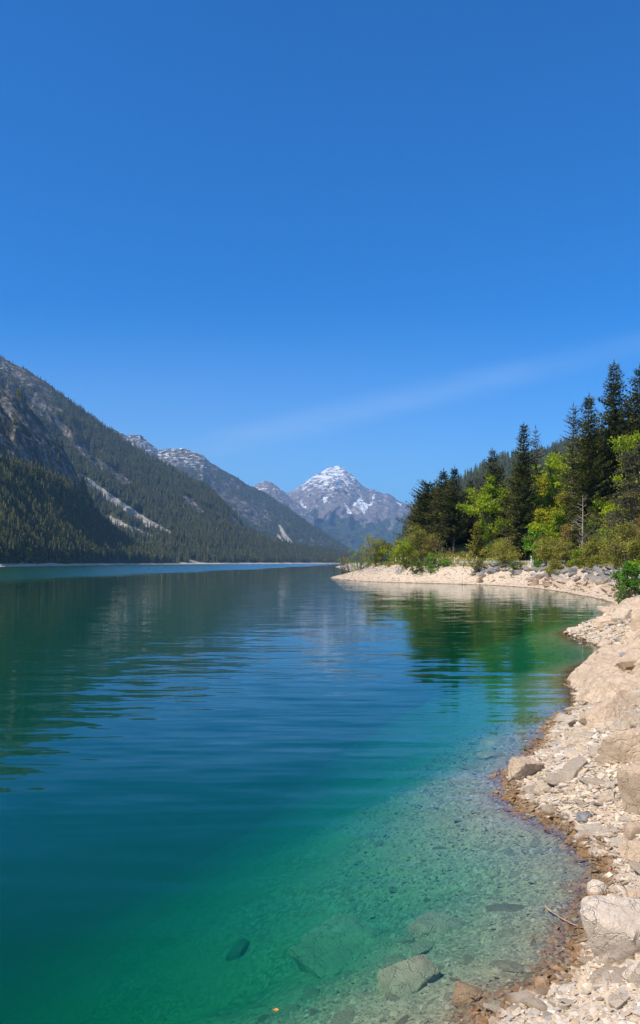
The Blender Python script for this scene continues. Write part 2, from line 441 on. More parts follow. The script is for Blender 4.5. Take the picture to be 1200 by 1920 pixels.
# rib the buttress: vertical rock fins
rk = A0['attrs']['rock'].reshape(A0['X'].shape)
fin = ridged(A0['X'] * 0.022, A0['Z'] * 0.008, 5.5, 5) - 0.4
A0['Y'] = A0['Y'] - rk * 26 * fin; A0['Z'] = A0['Z'] + rk * 9 * fin * np.where(A0['V'] < 0.93, 1, 0.3)
build_slope(A0)

# long main flank behind it
A1 = slope_mesh('main_flank', np.arange(-520, 690, 2.2),
    foot=[(-600, 1000), (0, 1200), (250, 1420), (350, 1520), (420, 1640), (520, 1900), (620, 2300), (690, 2700)],
    crest_y=[(-600, 300), (-300, 480), (-100, 604), (0, 669), (50, 695), (100, 727), (150, 765), (200, 802), (250, 840), (300, 868), (340, 888), (380, 911), (405, 930), (425, 950), (445, 972), (462, 993), (480, 1004), (520, 1017), (560, 1027), (620, 1035), (655, 1041), (690, 1046)],
    crest_D=[(-600, 2100), (0, 2400), (200, 2500), (380, 2500), (470, 2350), (520, 2350), (620, 2750), (690, 3000)], shape=1.15, amp=0.045, nscale=0.0055, texscale=0.13, seed=7.0, jag=6)
R2 = [(60, 735), (95, 758), (125, 800), (160, 832), (168, 850), (215, 880), (243, 902), (232, 910), (180, 885), (148, 858), (100, 805), (55, 760)]
paint(A1, [('scree', [(148, 886), (160, 892), (202, 922), (262, 963), (330, 1003), (318, 1008), (258, 978), (210, 950), (164, 911)], 2.4),
           ('scree', [(192, 967), (206, 967), (240, 984), (287, 1004), (294, 1013), (270, 1009), (235, 998), (205, 984)], 2.0),
           ('scree', [(345, 1050), (352, 1049), (385, 1056), (400, 1059), (400, 1064), (330, 1064), (370, 1058)], 1.2), ('scree', [(298, 1054), (320, 1052), (330, 1060), (300, 1062)], 1.0),
           ('rock', R2, 5), ('rock', [(205, 895), (235, 893), (255, 912), (230, 916)], 4),
           ('rock', [(325, 920), (352, 930), (380, 955), (388, 972), (370, 968), (345, 945)], 4),
           ('rock', [(425, 955), (445, 975), (470, 1003), (455, 1000), (430, 980)], 4),
           ('rock', [(0, 672), (60, 700), (100, 735), (80, 745), (40, 720), (0, 700)], 8)],
      rock=lambda px, py, S: 0.38 * sstep(0.1, 0.45, fbm(px * 0.06, py * 0.04, 6.0, 5)) + 0.62 * sstep(330, 60, px) * sstep(900, 770, py),
      snow=lambda px, py, S: 0.30 * sstep(70, 10, px) * sstep(712, 690, py), beach=3.2)
build_slope(A1)

# second range, snow on its top
B = slope_mesh('second_range', np.arange(-100, 700, 2.0),
    foot=[(-100, 3300), (700, 3300)],
    crest_y=[(-100, 700), (100, 745), (190, 792), (212, 803), (240, 819), (250, 817), (264, 818), (282, 831), (297, 843), (320, 842), (342, 843), (360, 847), (382, 854), (396, 869), (420, 882), (460, 905), (500, 926), (540, 951), (580, 981), (610, 1001), (640, 1020), (660, 1034), (700, 1052)],
    crest_D=[(-100, 5200), (300, 5200), (500, 4900), (660, 4300), (700, 4100)], shape=1.1, amp=0.05, nscale=0.0026, texscale=0.045, seed=13.0, jag=14)
def snowB(px, py, S):
    cyv = interp([(190, 792), (264, 818), (297, 843), (360, 847), (396, 869), (460, 905), (540, 951)], px)
    return 0.40 * sstep(80, 4, py - cyv) * sstep(450, 360, px) - 0.03
paint(B, [('scree', [(520, 982), (526, 984), (535, 1000), (556, 1026), (548, 1024), (530, 1008)], 2.0), ('scree', [(518, 1000), (524, 1004), (538, 1024), (530, 1022)], 1.6),
          ('rock', [(360, 905), (420, 915), (460, 940), (500, 955), (515, 985), (480, 985), (430, 950), (380, 930)], 16),
          ('snow', [(373, 886), (377, 888), (383, 895), (380, 895)], 1.5), ('snow', [(384, 888), (387, 890), (391, 896), (389, 896)], 1.5)],
      snow=snowB, rock=lambda px, py, S: 0.5 * sstep(60, 0, py - interp([(190, 792), (297, 843), (360, 847), (396, 869), (460, 905), (540, 951)], px)) * sstep(470, 330, px) + 0.30 + 0.35 * sstep(-0.1, 0.4, fbm(px * 0.05, py * 0.03, 6.0, 4)))
build_slope(B)

# small snowy shoulder between the ranges
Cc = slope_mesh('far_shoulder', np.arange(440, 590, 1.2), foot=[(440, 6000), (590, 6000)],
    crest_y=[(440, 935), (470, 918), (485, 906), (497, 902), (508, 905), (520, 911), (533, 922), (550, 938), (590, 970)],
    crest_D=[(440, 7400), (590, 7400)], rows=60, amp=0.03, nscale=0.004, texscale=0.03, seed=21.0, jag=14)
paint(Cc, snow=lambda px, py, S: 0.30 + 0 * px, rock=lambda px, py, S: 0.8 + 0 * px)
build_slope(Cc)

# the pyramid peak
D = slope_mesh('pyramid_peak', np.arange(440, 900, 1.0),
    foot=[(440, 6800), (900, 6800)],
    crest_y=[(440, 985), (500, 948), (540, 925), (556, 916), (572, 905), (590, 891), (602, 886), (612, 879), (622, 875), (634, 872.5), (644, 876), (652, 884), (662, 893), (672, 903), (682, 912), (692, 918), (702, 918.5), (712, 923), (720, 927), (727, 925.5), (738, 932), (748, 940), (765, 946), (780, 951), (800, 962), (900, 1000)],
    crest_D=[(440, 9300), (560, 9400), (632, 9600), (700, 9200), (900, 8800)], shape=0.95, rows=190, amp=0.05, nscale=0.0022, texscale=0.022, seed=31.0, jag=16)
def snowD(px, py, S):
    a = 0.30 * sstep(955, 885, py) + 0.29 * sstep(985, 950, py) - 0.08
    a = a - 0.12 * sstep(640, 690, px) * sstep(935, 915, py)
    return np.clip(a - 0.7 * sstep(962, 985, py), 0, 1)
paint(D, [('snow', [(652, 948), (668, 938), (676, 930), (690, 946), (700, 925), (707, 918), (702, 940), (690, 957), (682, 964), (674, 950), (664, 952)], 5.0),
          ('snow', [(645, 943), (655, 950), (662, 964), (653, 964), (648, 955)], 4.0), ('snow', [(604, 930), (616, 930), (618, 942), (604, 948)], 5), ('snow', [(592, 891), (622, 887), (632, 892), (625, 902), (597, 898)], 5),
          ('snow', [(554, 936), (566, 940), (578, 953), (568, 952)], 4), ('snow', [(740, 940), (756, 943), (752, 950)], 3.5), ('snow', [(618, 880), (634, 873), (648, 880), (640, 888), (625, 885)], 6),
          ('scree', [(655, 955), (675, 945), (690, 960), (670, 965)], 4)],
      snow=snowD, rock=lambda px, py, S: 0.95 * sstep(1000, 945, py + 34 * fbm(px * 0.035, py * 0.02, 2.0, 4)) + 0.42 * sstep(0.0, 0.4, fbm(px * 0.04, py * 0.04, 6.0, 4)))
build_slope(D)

# wooded hill rising behind the headland
E = slope_mesh('wooded_hill', np.arange(735, 1650, 2.4), foot=[(735, 900), (1650, 700)],
    crest_y=[(735, 1040), (750, 1012), (762, 985), (780, 958), (820, 925), (860, 905), (880, 892), (905, 878), (930, 864), (965, 858), (1000, 856), (1050, 838), (1200, 800), (1650, 740)],
    crest_D=[(735, 1500), (860, 1600), (1650, 1500)], amp=0.05, nscale=0.008, texscale=0.11, seed=41.0, jag=4)
paint(E, rock=lambda px, py, S: 0.7 * sstep(790, 750, px) + 0.3 * sstep(0.1, 0.5, fbm(px * 0.03, py * 0.03, 6.0, 4)))
build_slope(E)

# ------------------------------------------------------------------ water body and air
m_water, t = mat('lake_water')
pos = t.n('ShaderNodeNewGeometry').outputs['Position']
sp = t.n('ShaderNodeSeparateXYZ', ins={0: pos})
def slope(scale, sx, sy, det, rough, off):
    mp = t.n('ShaderNodeMapping', ins={'Vector': pos, 'Scale': (sx, sy, 1), 'Location': off, 'Rotation': (0, 0, off[2])})
    nd = t.noise(mp.outputs[0], scale, det, rough)
    s_ = t.n('ShaderNodeSeparateColor', ins={0: nd.outputs['Color']})
    return t.math('SUBTRACT', s_.outputs[0], 0.5), t.math('SUBTRACT', s_.outputs[1], 0.5)
ax, ay = slope(1.0, 0.34, 2.3, 1.5, 0.45, (3, 1, 0.06))      # long-crested ripples
bx, by = slope(1.0, 1.0, 5.2, 2.0, 0.5, (7, 5, -0.12))       # shorter ones crossing them
cx_, cy2 = slope(1.0, 5.0, 7.0, 2.0, 0.5, (1, 9, 0.3))        # fine wind chop
calm = t.noise(t.map(pos, (0.03, 0.07, 1)), 1.0, 3).outputs['Fac']
# a breeze roughens the far side of the lake beyond a slanting line; the near cove lies calmer
ln = t.math('SUBTRACT', t.math('SUBTRACT', t.math('MULTIPLY', sp.outputs[1], 0.066), 54.0), sp.outputs[0])
ln = t.math('ADD', ln, t.math('MULTIPLY', t.math('SUBTRACT', t.noise(t.map(pos, (0.01, 0.01, 1)), 1.0, 4).outputs['Fac'], 0.5), 40.0))
breeze = t.math('MULTIPLY', t.ramp(ln, -7, 12), t.ramp(sp.outputs[1], 85, 125))
cove = t.ramp(t.math('ADD', sp.outputs[1], t.math('MULTIPLY', t.math('ABSOLUTE', sp.outputs[0]), 0.4)), 4.5, 10.0, 0.55, 1.1)
k1 = t.math('MULTIPLY', t.math('MULTIPLY', cove, t.ramp(sp.outputs[1], 14.0, 48.0, 1.0, 0.5)), t.ramp(calm, 0.3, 0.7, 0.5, 1.2))
def wsum(a, b_, c_, ka, kb, kc):
    s1 = t.math('MULTIPLY', t.math('ADD', t.math('MULTIPLY', a, ka), t.math('MULTIPLY', b_, kb)), k1)
    return t.math('ADD', s1, t.math('MULTIPLY', c_, t.math('ADD', kc, t.math('MULTIPLY', breeze, 0.32))))
nx = wsum(ax, bx, cx_, 0.012, 0.014, 0.012); ny = t.math('SUBTRACT', wsum(ay, by, cy2, 0.125, 0.12, 0.024), t.math('MULTIPLY', breeze, 0.08))
nv = t.n('ShaderNodeCombineXYZ', ins={0: nx, 1: ny, 2: 1.0})
nn = t.n('ShaderNodeVectorMath', operation='NORMALIZE', ins={0: nv.outputs[0]}).outputs[0]
fr = t.n('ShaderNodeFresnel', ins={'IOR': 1.333, 'Normal': nn})
gcol = t.mix(t.ramp(fr.outputs[0], 0.30, 0.85), (0.56, 0.76, 1.0), (0.93, 0.95, 0.98))
gl = t.n('ShaderNodeBsdfGlossy', ins={'Color': gcol, 'Roughness': 0.012, 'Normal': nn})
tr = t.n('ShaderNodeBsdfTransparent', ins={'Color': (0.97, 0.99, 0.98)})
mx = t.n('ShaderNodeMixShader', ins={0: fr.outputs[0], 1: tr.outputs[0], 2: gl.outputs[0]})
vsn = t.n('ShaderNodeVolumeScatter', ins={'Color': WATER_SCAT, 'Density': WATER_SD, 'Anisotropy': 0.0})
va = t.n('ShaderNodeVolumeAbsorption', ins={'Color': WATER_ABS, 'Density': WATER_AD})
ad = t.n('ShaderNodeAddShader', ins={0: vsn.outputs[0], 1: va.outputs[0]})
finish(t, mx.outputs[0], ad.outputs[0])
def box(name, x0, x1, y0, y1, z0, z1, m):
    v = [(x, y, z) for x in (x0, x1) for y in (y0, y1) for z in (z0, z1)]
    f = np.array([[0, 1, 3, 2], [4, 6, 7, 5], [0, 4, 5, 1], [2, 3, 7, 6], [0, 2, 6, 4], [1, 5, 7, 3]])
    me = np_mesh(name, v, f, [m]); return link(bpy.data.objects.new(name, me))
tag(box('water', -4000, 1500, -50, 3250, -20.9, 0.0, m_water), kind='structure')

m_haze, t = mat('haze_air')
pv = t.n('ShaderNodeVolumePrincipled', ins={'Color': (0.30, 0.56, 1.0), 'Density': HAZE, 'Anisotropy': 0.15})
pv.inputs['Density Attribute'].default_value = ''; pv.inputs['Temperature Attribute'].default_value = ''
finish(t, None, pv.outputs[0])
try: m_haze.cycles.homogeneous_volume = True; m_water.cycles.homogeneous_volume = True
except Exception: pass
tag(box('haze', -9500, 9500, -70, 16500, -22.5, 1300, m_haze), kind='stuff')

# ------------------------------------------------------------------ rocks
def ico(sub):
    import bmesh
    bm = bmesh.new(); bmesh.ops.create_icosphere(bm, subdivisions=sub, radius=1.0)
    V = np.array([v.co[:] for v in bm.verts]); Fc = np.array([[v.index for v in f.verts] for f in bm.faces]); bm.free()
    return V, Fc
ICO = {k: ico(k) for k in (1, 2, 3, 4, 5)}
def rock_verts(seed, sub=4, planes=11, sharp=14.0, rough=0.05, flat=1.0, lo=0.62, hi=1.0, fr=1.6, strata=0.0, boxy=False):
    """an angular broken stone: a ball cut by random planes, edges worn, surface pitted"""
    r = np.random.default_rng(seed)
    D0, Fc = ICO[sub]
    nrm = r.normal(size=(planes, 3)); nrm[:, 2] *= flat; nrm /= np.linalg.norm(nrm, axis=1)[:, None]
    nrm = np.vstack([nrm, [[0, 0, 1], [0, 0, -1]]]); h = r.uniform(lo, hi, len(nrm)); h[-2:] = r.uniform(lo, 0.85, 2)
    dots = np.clip(D0 @ nrm.T, 0.02, None) / h
    rad = 1.0 / (np.sum(dots ** sharp, axis=1) ** (1 / sharp))
    o = r.uniform(0, 50, 3)
    if rough > 0:
        rad = rad * (1 + rough * 1.3 * fbm(D0[:, 0] * fr + o[0], D0[:, 1] * fr + o[1], D0[:, 2] * fr + o[2], 4)
                     + (rough * 0.5 * (ridged(D0[:, 0] * fr * 2.6 + o[1], D0[:, 1] * fr * 2.6 + o[2], D0[:, 2] * fr * 4 + o[0], 4) - 0.4) if sub >= 3 else 0))
    Q = D0 * rad[:, None]
    if boxy:
        Q = np.sign(D0) * np.abs(D0) ** 0.38; Q = Q / np.abs(Q).max() * (1 + 0.30 * fbm(D0[:, 0] * 1.4 + o[0], D0[:, 1] * 1.4, D0[:, 2] * 1.4, 5))[:, None]
        Q[:, :2] *= (1 + 0.12 * Q[:, 2:3])
    if strata > 0:
        # beds of the rock: stepped ledges along a tilted axis, with worn joints
        ax_ = np.array([0.35 * r.normal(), 0.35 * r.normal(), 1.0]); ax_ /= np.linalg.norm(ax_)
        hgt_ = Q @ ax_ + 0.10 * fbm(Q[:, 0] * 2 + o[0], Q[:, 1] * 2, Q[:, 2] * 2, 3)
        st = hgt_ * 4.5; fr_ = st - np.floor(st); step = fr_ ** 3 - fr_
        Q = Q * (1 + strata * 0.55 * step)[:, None] + strata * 0.35 * (fbm(Q[:, 0] * 6 + o[1], Q[:, 1] * 6, Q[:, 2] * 6, 4))[:, None] * D0
        crack = np.clip(0.10 - np.abs(noise(Q[:, 0] * 1.7 + o[2], Q[:, 1] * 1.7, Q[:, 2] * 1.7)), 0, 0.1) * 10
        Q = Q * (1 - 0.35 * strata * crack)[:, None]
    return Q, Fc

def rock_mat(name, ca, cb, speck=0.0, dark=(0.16, 0.14, 0.12), wetband=True, lichen=0.0, scale=3.0):
    m, t = mat(name)
    pos = t.n('ShaderNodeNewGeometry').outputs['Position']; ob = t.n('ShaderNodeTexCoord').outputs['Object']
    z = t.n('ShaderNodeSeparateXYZ', ins={0: pos}).outputs[2]
    n1 = t.noise(ob, scale, 5, 0.6).outputs['Fac']; n2 = t.noise(ob, scale * 7, 5, 0.7).outputs['Fac']
    rnd = t.n('ShaderNodeObjectInfo').outputs['Random']
    c = t.mix(t.ramp(n1, 0.3, 0.7), ca, cb)
    c = t.mix(t.ramp(t.noise(ob, scale * 0.8, 4).outputs['Fac'], 0.52, 0.68, 0, 0.4), c, tuple((0.6 * a + 0.4 * 0.33) * 0.9 for a in ca))
    c = t.mix(t.ramp(n2, 0.32, 0.47, 0.65, 0), c, tuple(x * 0.55 for x in ca))
    c = t.mix(t.ramp(t.noise(ob, scale * 20, 5, 0.75).outputs['Fac'], 0.52, 0.66, 0, 0.5), c, tuple(min(1, x * 1.18) for x in cb))
    c = t.mix(t.math('MULTIPLY', rnd, 0.35), c, tuple(min(1, x * 1.25) for x in cb))
    if speck > 0:
        vo = t.n('ShaderNodeTexVoronoi', ins={'Vector': ob, 'Scale': 34.0}).outputs['Distance']
        c = t.mix(t.math('MULTIPLY', t.ramp(vo, 0.16, 0.26, 1, 0), t.ramp(n1, 0.42, 0.6, 0, speck)), c, dark)
    if lichen > 0:
        lz = t.math('ADD', z, t.math('MULTIPLY', t.math('SUBTRACT', n1, 0.5), 1.6))
        c = t.mix(t.ramp(lz, 0.95, 1.75, 0, lichen), c, t.mix(t.ramp(n2, 0.35, 0.6), (0.11, 0.105, 0.105), (0.30, 0.29, 0.29)))
    if wetband:
        wz = t.math('ADD', z, t.math('MULTIPLY', t.math('SUBTRACT', t.noise(pos, 6, 3).outputs['Fac'], 0.5), 0.09))
        c = t.mix(t.ramp(wz, 0.02, 0.07, 1, 0), c, t.mix(1.0, c, (0.50, 0.36, 0.22), 'MULTIPLY'))
        c = t.mix(t.ramp(wz, -0.09, -0.02, 0.75, 0), c, (0.27, 0.255, 0.18))
    n3 = t.noise(ob, scale * 26, 8, 0.8).outputs['Fac']
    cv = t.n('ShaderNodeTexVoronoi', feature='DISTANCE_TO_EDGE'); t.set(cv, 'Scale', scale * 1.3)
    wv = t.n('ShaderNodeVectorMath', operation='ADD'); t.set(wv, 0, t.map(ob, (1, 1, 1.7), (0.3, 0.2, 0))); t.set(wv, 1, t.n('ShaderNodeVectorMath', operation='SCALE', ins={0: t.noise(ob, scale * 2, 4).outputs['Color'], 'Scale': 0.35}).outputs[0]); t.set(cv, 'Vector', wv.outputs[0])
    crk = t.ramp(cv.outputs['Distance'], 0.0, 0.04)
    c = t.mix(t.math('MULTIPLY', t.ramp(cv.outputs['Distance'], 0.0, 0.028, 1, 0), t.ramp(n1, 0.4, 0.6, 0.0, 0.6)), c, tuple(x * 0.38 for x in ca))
    hh = t.math('ADD', t.math('ADD', n1, t.math('MULTIPLY', n2, 0.7)), t.math('ADD', t.math('MULTIPLY', n3, 0.7), t.math('MULTIPLY', crk, 0.5)))
    bp = t.n('ShaderNodeBump', ins={'Height': hh, 'Strength': 0.75, 'Distance': 0.06})
    b = t.n('ShaderNodeBsdfPrincipled', ins={'Base Color': c, 'Roughness': 0.85, 'Normal': bp.outputs[0]})
    b.inputs['Specular IOR Level'].default_value = 0.3
    finish(t, b.outputs[0]); return m
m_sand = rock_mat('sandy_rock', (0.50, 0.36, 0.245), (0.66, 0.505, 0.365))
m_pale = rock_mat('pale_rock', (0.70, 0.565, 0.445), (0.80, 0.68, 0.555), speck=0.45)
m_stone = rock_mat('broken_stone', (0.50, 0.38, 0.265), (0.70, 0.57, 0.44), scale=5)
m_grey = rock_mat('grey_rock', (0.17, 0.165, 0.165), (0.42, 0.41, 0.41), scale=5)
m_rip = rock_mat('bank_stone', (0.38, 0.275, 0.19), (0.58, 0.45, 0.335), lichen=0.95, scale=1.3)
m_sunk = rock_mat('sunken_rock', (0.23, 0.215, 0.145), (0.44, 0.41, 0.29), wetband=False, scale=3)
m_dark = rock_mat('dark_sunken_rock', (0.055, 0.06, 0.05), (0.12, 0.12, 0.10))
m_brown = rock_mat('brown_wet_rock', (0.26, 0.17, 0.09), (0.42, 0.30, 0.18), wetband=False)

def boulder(name, px, py, wpx, hpx, label, m, depth=0.9, rz=0.0, tilt=(0, 0), seed=1, sub=5, planes=10, sharp=14, rough=0.06, sink=0.15, lift=0.0, lo=0.62, Y=None, cat='boulder', group=None, zbase=None):
    """a stone seen about (px, py), wpx wide and hpx tall in the photo, set on the ground where the sight line meets it"""
    if Y is None:
        q_ = 0.25 if cat == 'boulder' else 0.0
        ysamp = np.geomspace(3.5, 220, 500)
        xs = (px - CX) / F * ysamp; zs = CAMZ + (HOR - (py + hpx * q_)) / F * ysamp
        hit = np.nonzero(zs <= terrain(xs, ysamp))[0]
        Y = float(ysamp[hit[0]]) if len(hit) else 150.0
    sx = wpx / F * Y / 2; sz = hpx / F * Y / 2
    x = (px - CX) / F * Y; zc = CAMZ + (HOR - py) / F * Y
    boxy = 'flat-topped' in label or 'ledge' in label or 'square' in label and cat != 'boulder'
    Vv, Fc = rock_verts(seed, sub, planes, sharp, rough, lo=lo, strata=0.10 if m in (m_sand, m_pale) and sub >= 4 else 0.06 if sub >= 4 else 0.0, boxy=boxy)
    ext = (Vv.max(0) - Vv.min(0)) / 2; Vv = (Vv - (Vv.max(0) + Vv.min(0)) / 2) / ext
    Vv = Vv * np.array([sx, (sx * depth), sz * (1 + sink)])
    me = np_mesh(name, Vv, Fc, [m], smooth=True)
    try: me.set_sharp_from_angle(angle=math.radians(24))
    except Exception: pass
    o = link(bpy.data.objects.new(name, me))
    if cat != 'boulder': zc = min(zc, -0.10 - sz * 1.05)
    o.location = (x, Y + lift, zc - sz * sink); o.rotation_euler = (tilt[0], tilt[1], rz)
    tag(o, label, cat, group)
    return o
BLD = [
 # px, py, w, h, label, material, depth, rz, tilt, seed
 ('boulder', 1150, 1338, 110, 62, 'low cracked sandy outcrop with loose white chips on top', m_sand, 0.8, 0.1, (0.0, -0.12), 14),
 ('boulder', 1190, 1262, 62, 40, 'dark brown ledge with a shadowed crack under the grey block', m_brown, 0.9, 0.0, (0.0, -0.1), 25),
 ('boulder', 1186, 1236, 56, 26, 'small grey lichen-covered block perched on the outcrop by the inlet', m_grey, 0.7, 0.2, (0, 0), 26),
 ('boulder', 1178, 1408, 92, 86, 'tan boulder with a shadowed undercut standing at the top of the gravel', m_sand, 0.9, 0.5, (0.25, -0.2), 37),
 ('boulder', 1212, 1490, 94, 140, 'tall rounded tan boulder cut by the right edge beside the rubble', m_sand, 0.9, 0.1, (0.1, -0.1), 48),
 ('boulder', 985, 1445, 66, 44, 'sandy block with a stained base at the tip of the rubble point', m_sand, 0.9, -0.4, (0, 0.15), 51),
 ('boulder', 1172, 1748, 186, 150, 'big pale speckled boulder at the water by the near gravel', m_pale, 0.8, 0.2, (0.1, -0.12), 62),
 ('boulder', 1118, 1671, 44, 36, 'small two-tone stone, brown and white, at the edge above the speckled boulder', m_pale, 0.9, 0.2, (0, 0), 73),
 ('boulder', 1122, 1360, 72, 26, 'flat sandy slab lying below the cracked outcrop', m_sand, 0.9, 0.1, (0, -0.1), 84),
 ('boulder', 1168, 1155, 40, 34, 'square tan block on the crest of the far rubble point', m_stone, 0.9, 0.3, (0, -0.2), 92),
 ('boulder', 1196, 1170, 40, 50, 'tan boulder at the right edge above the far rubble point', m_sand, 0.9, 0.3, (0, -0.1), 93),
 ('boulder', 1137, 1208, 26, 20, 'pale split block at the waterline of the far rubble point', m_stone, 0.9, 0.5, (0.1, 0.2), 94),
 ('boulder', 1152, 1203, 20, 15, 'smaller pale slab leaning beside the split block', m_stone, 0.9, 0.2, (0.1, -0.4), 95),
 ('boulder', 1123, 1203, 16, 17, 'dark-sided stone at the water left of the split block', m_stone, 0.9, -0.3, (0.1, 0.3), 96),
 ('boulder', 1198, 1128, 44, 24, 'grey weathered rock on the skyline above the far rubble point', m_grey, 0.9, -0.3, (0, -0.35), 97),
 ('boulder', 1182, 1331, 22, 18, 'white chipped stone lying on the low cracked outcrop', m_pale, 0.8, 0.3, (0, -0.2), 98),
 ('boulder', 1012, 1850, 46, 22, 'cream stone with a wet brown side at the near waterline', m_pale, 0.8, 0.3, (0.1, -0.25), 99),
 ('boulder', 880, 1868, 78, 38, 'flat brown rock breaking the surface near the bottom edge', m_brown, 0.8, 0.2, (0.1, -0.1), 100),
 ('boulder', 930, 1886, 40, 16, 'small flat olive stone awash beside the brown rock', m_sunk, 0.9, 0.2, (0, 0), 101),
 ('boulder', 1190, 1822, 46, 40, 'wedge of pale stone leaning against the near gravel bank', m_pale, 0.8, 0.5, (0.2, -0.5), 102),
 ('sunken_boulder', 950, 1757, 60, 14, 'flat grey slab under shallow water with a twig on it', m_sunk, 1.2, 0.2, (0, 0), 103),
 ('sunken_boulder', 1048, 1796, 36, 24, 'brown-grey stone under shallow water against the speckled boulder', m_sunk, 0.9, 0.3, (0, 0), 104),
 # under water
 ('sunken_boulder', 640, 1800, 150, 90, 'huge flat-topped boulder deep under green water with a dark side', m_sunk, 1.0, 0.55, (0.15, -0.28), 110),
 ('sunken_boulder', 822, 1752, 118, 56, 'broad sunken slab right of the dark-sided boulder', m_sunk, 0.9, -0.3, (0.05, 0.2), 111),
 ('sunken_boulder', 770, 1852, 128, 70, 'long pale sunken boulder near the bottom edge', m_sunk, 0.7, 0.45, (0.1, -0.22), 112),
 ('sunken_boulder', 742, 1818, 70, 36, 'small sunken rock between the two biggest sunken boulders', m_sunk, 0.9, 0.3, (0, 0), 113),
 ('sunken_boulder', 815, 1905, 90, 36, 'yellowish sunken stone at the bottom edge of the view', m_sunk, 0.9, 0.3, (0, 0), 114),
 ('sunken_boulder', 795, 1785, 60, 34, 'blocky sunken stone touching the broad slab', m_sunk, 0.9, 0.3, (0, 0.2), 115),
 ('sunken_boulder', 448, 1790, 48, 44, 'dark rounded rock deep in green water alone at left', m_dark, 0.9, 0.3, (0, 0), 116),
 ('sunken_boulder', 925, 1398, 72, 26, 'bluish sunken slab off the rubble point, farthest out', m_sunk, 1.0, 0.1, (0, 0.1), 117),
 ('sunken_boulder', 918, 1419, 50, 18, 'small domed sunken stone below the bluish slab', m_sunk, 1.0, 0.2, (0, 0), 118),
 ('sunken_boulder', 888, 1462, 70, 30, 'flat square sunken slab left of the rubble point', m_sunk, 1.2, 0.4, (0, 0), 119),
 ('sunken_boulder', 848, 1543, 44, 18, 'stacked flat sunken stone, upper of a cluster in the clear shallows', m_sunk, 1.1, 0.2, (0, 0), 120),
 ('sunken_boulder', 862, 1559, 34, 16, 'stacked flat sunken stone, lower of a cluster in the clear shallows', m_sunk, 1.1, 0.5, (0, 0), 121),
 ('sunken_boulder', 908, 1525, 46, 14, 'long thin sunken stone in the shallows right of the cluster', m_sunk, 0.9, 0.0, (0, 0), 122),
 ('sunken_boulder', 900, 1590, 22, 16, 'small pointed sunken stone with a dark right side', m_sunk, 0.9, 0.5, (0, 0), 123),
 ('sunken_boulder', 912, 1611, 22, 12, 'small pale oval sunken stone below the pointed one', m_sunk, 0.9, 0.5, (0, 0), 124),
 ('sunken_boulder', 930, 1640, 34, 20, 'grey sunken stone on the fine gravel shelf', m_sunk, 0.9, 0.5, (0, 0), 125),
]
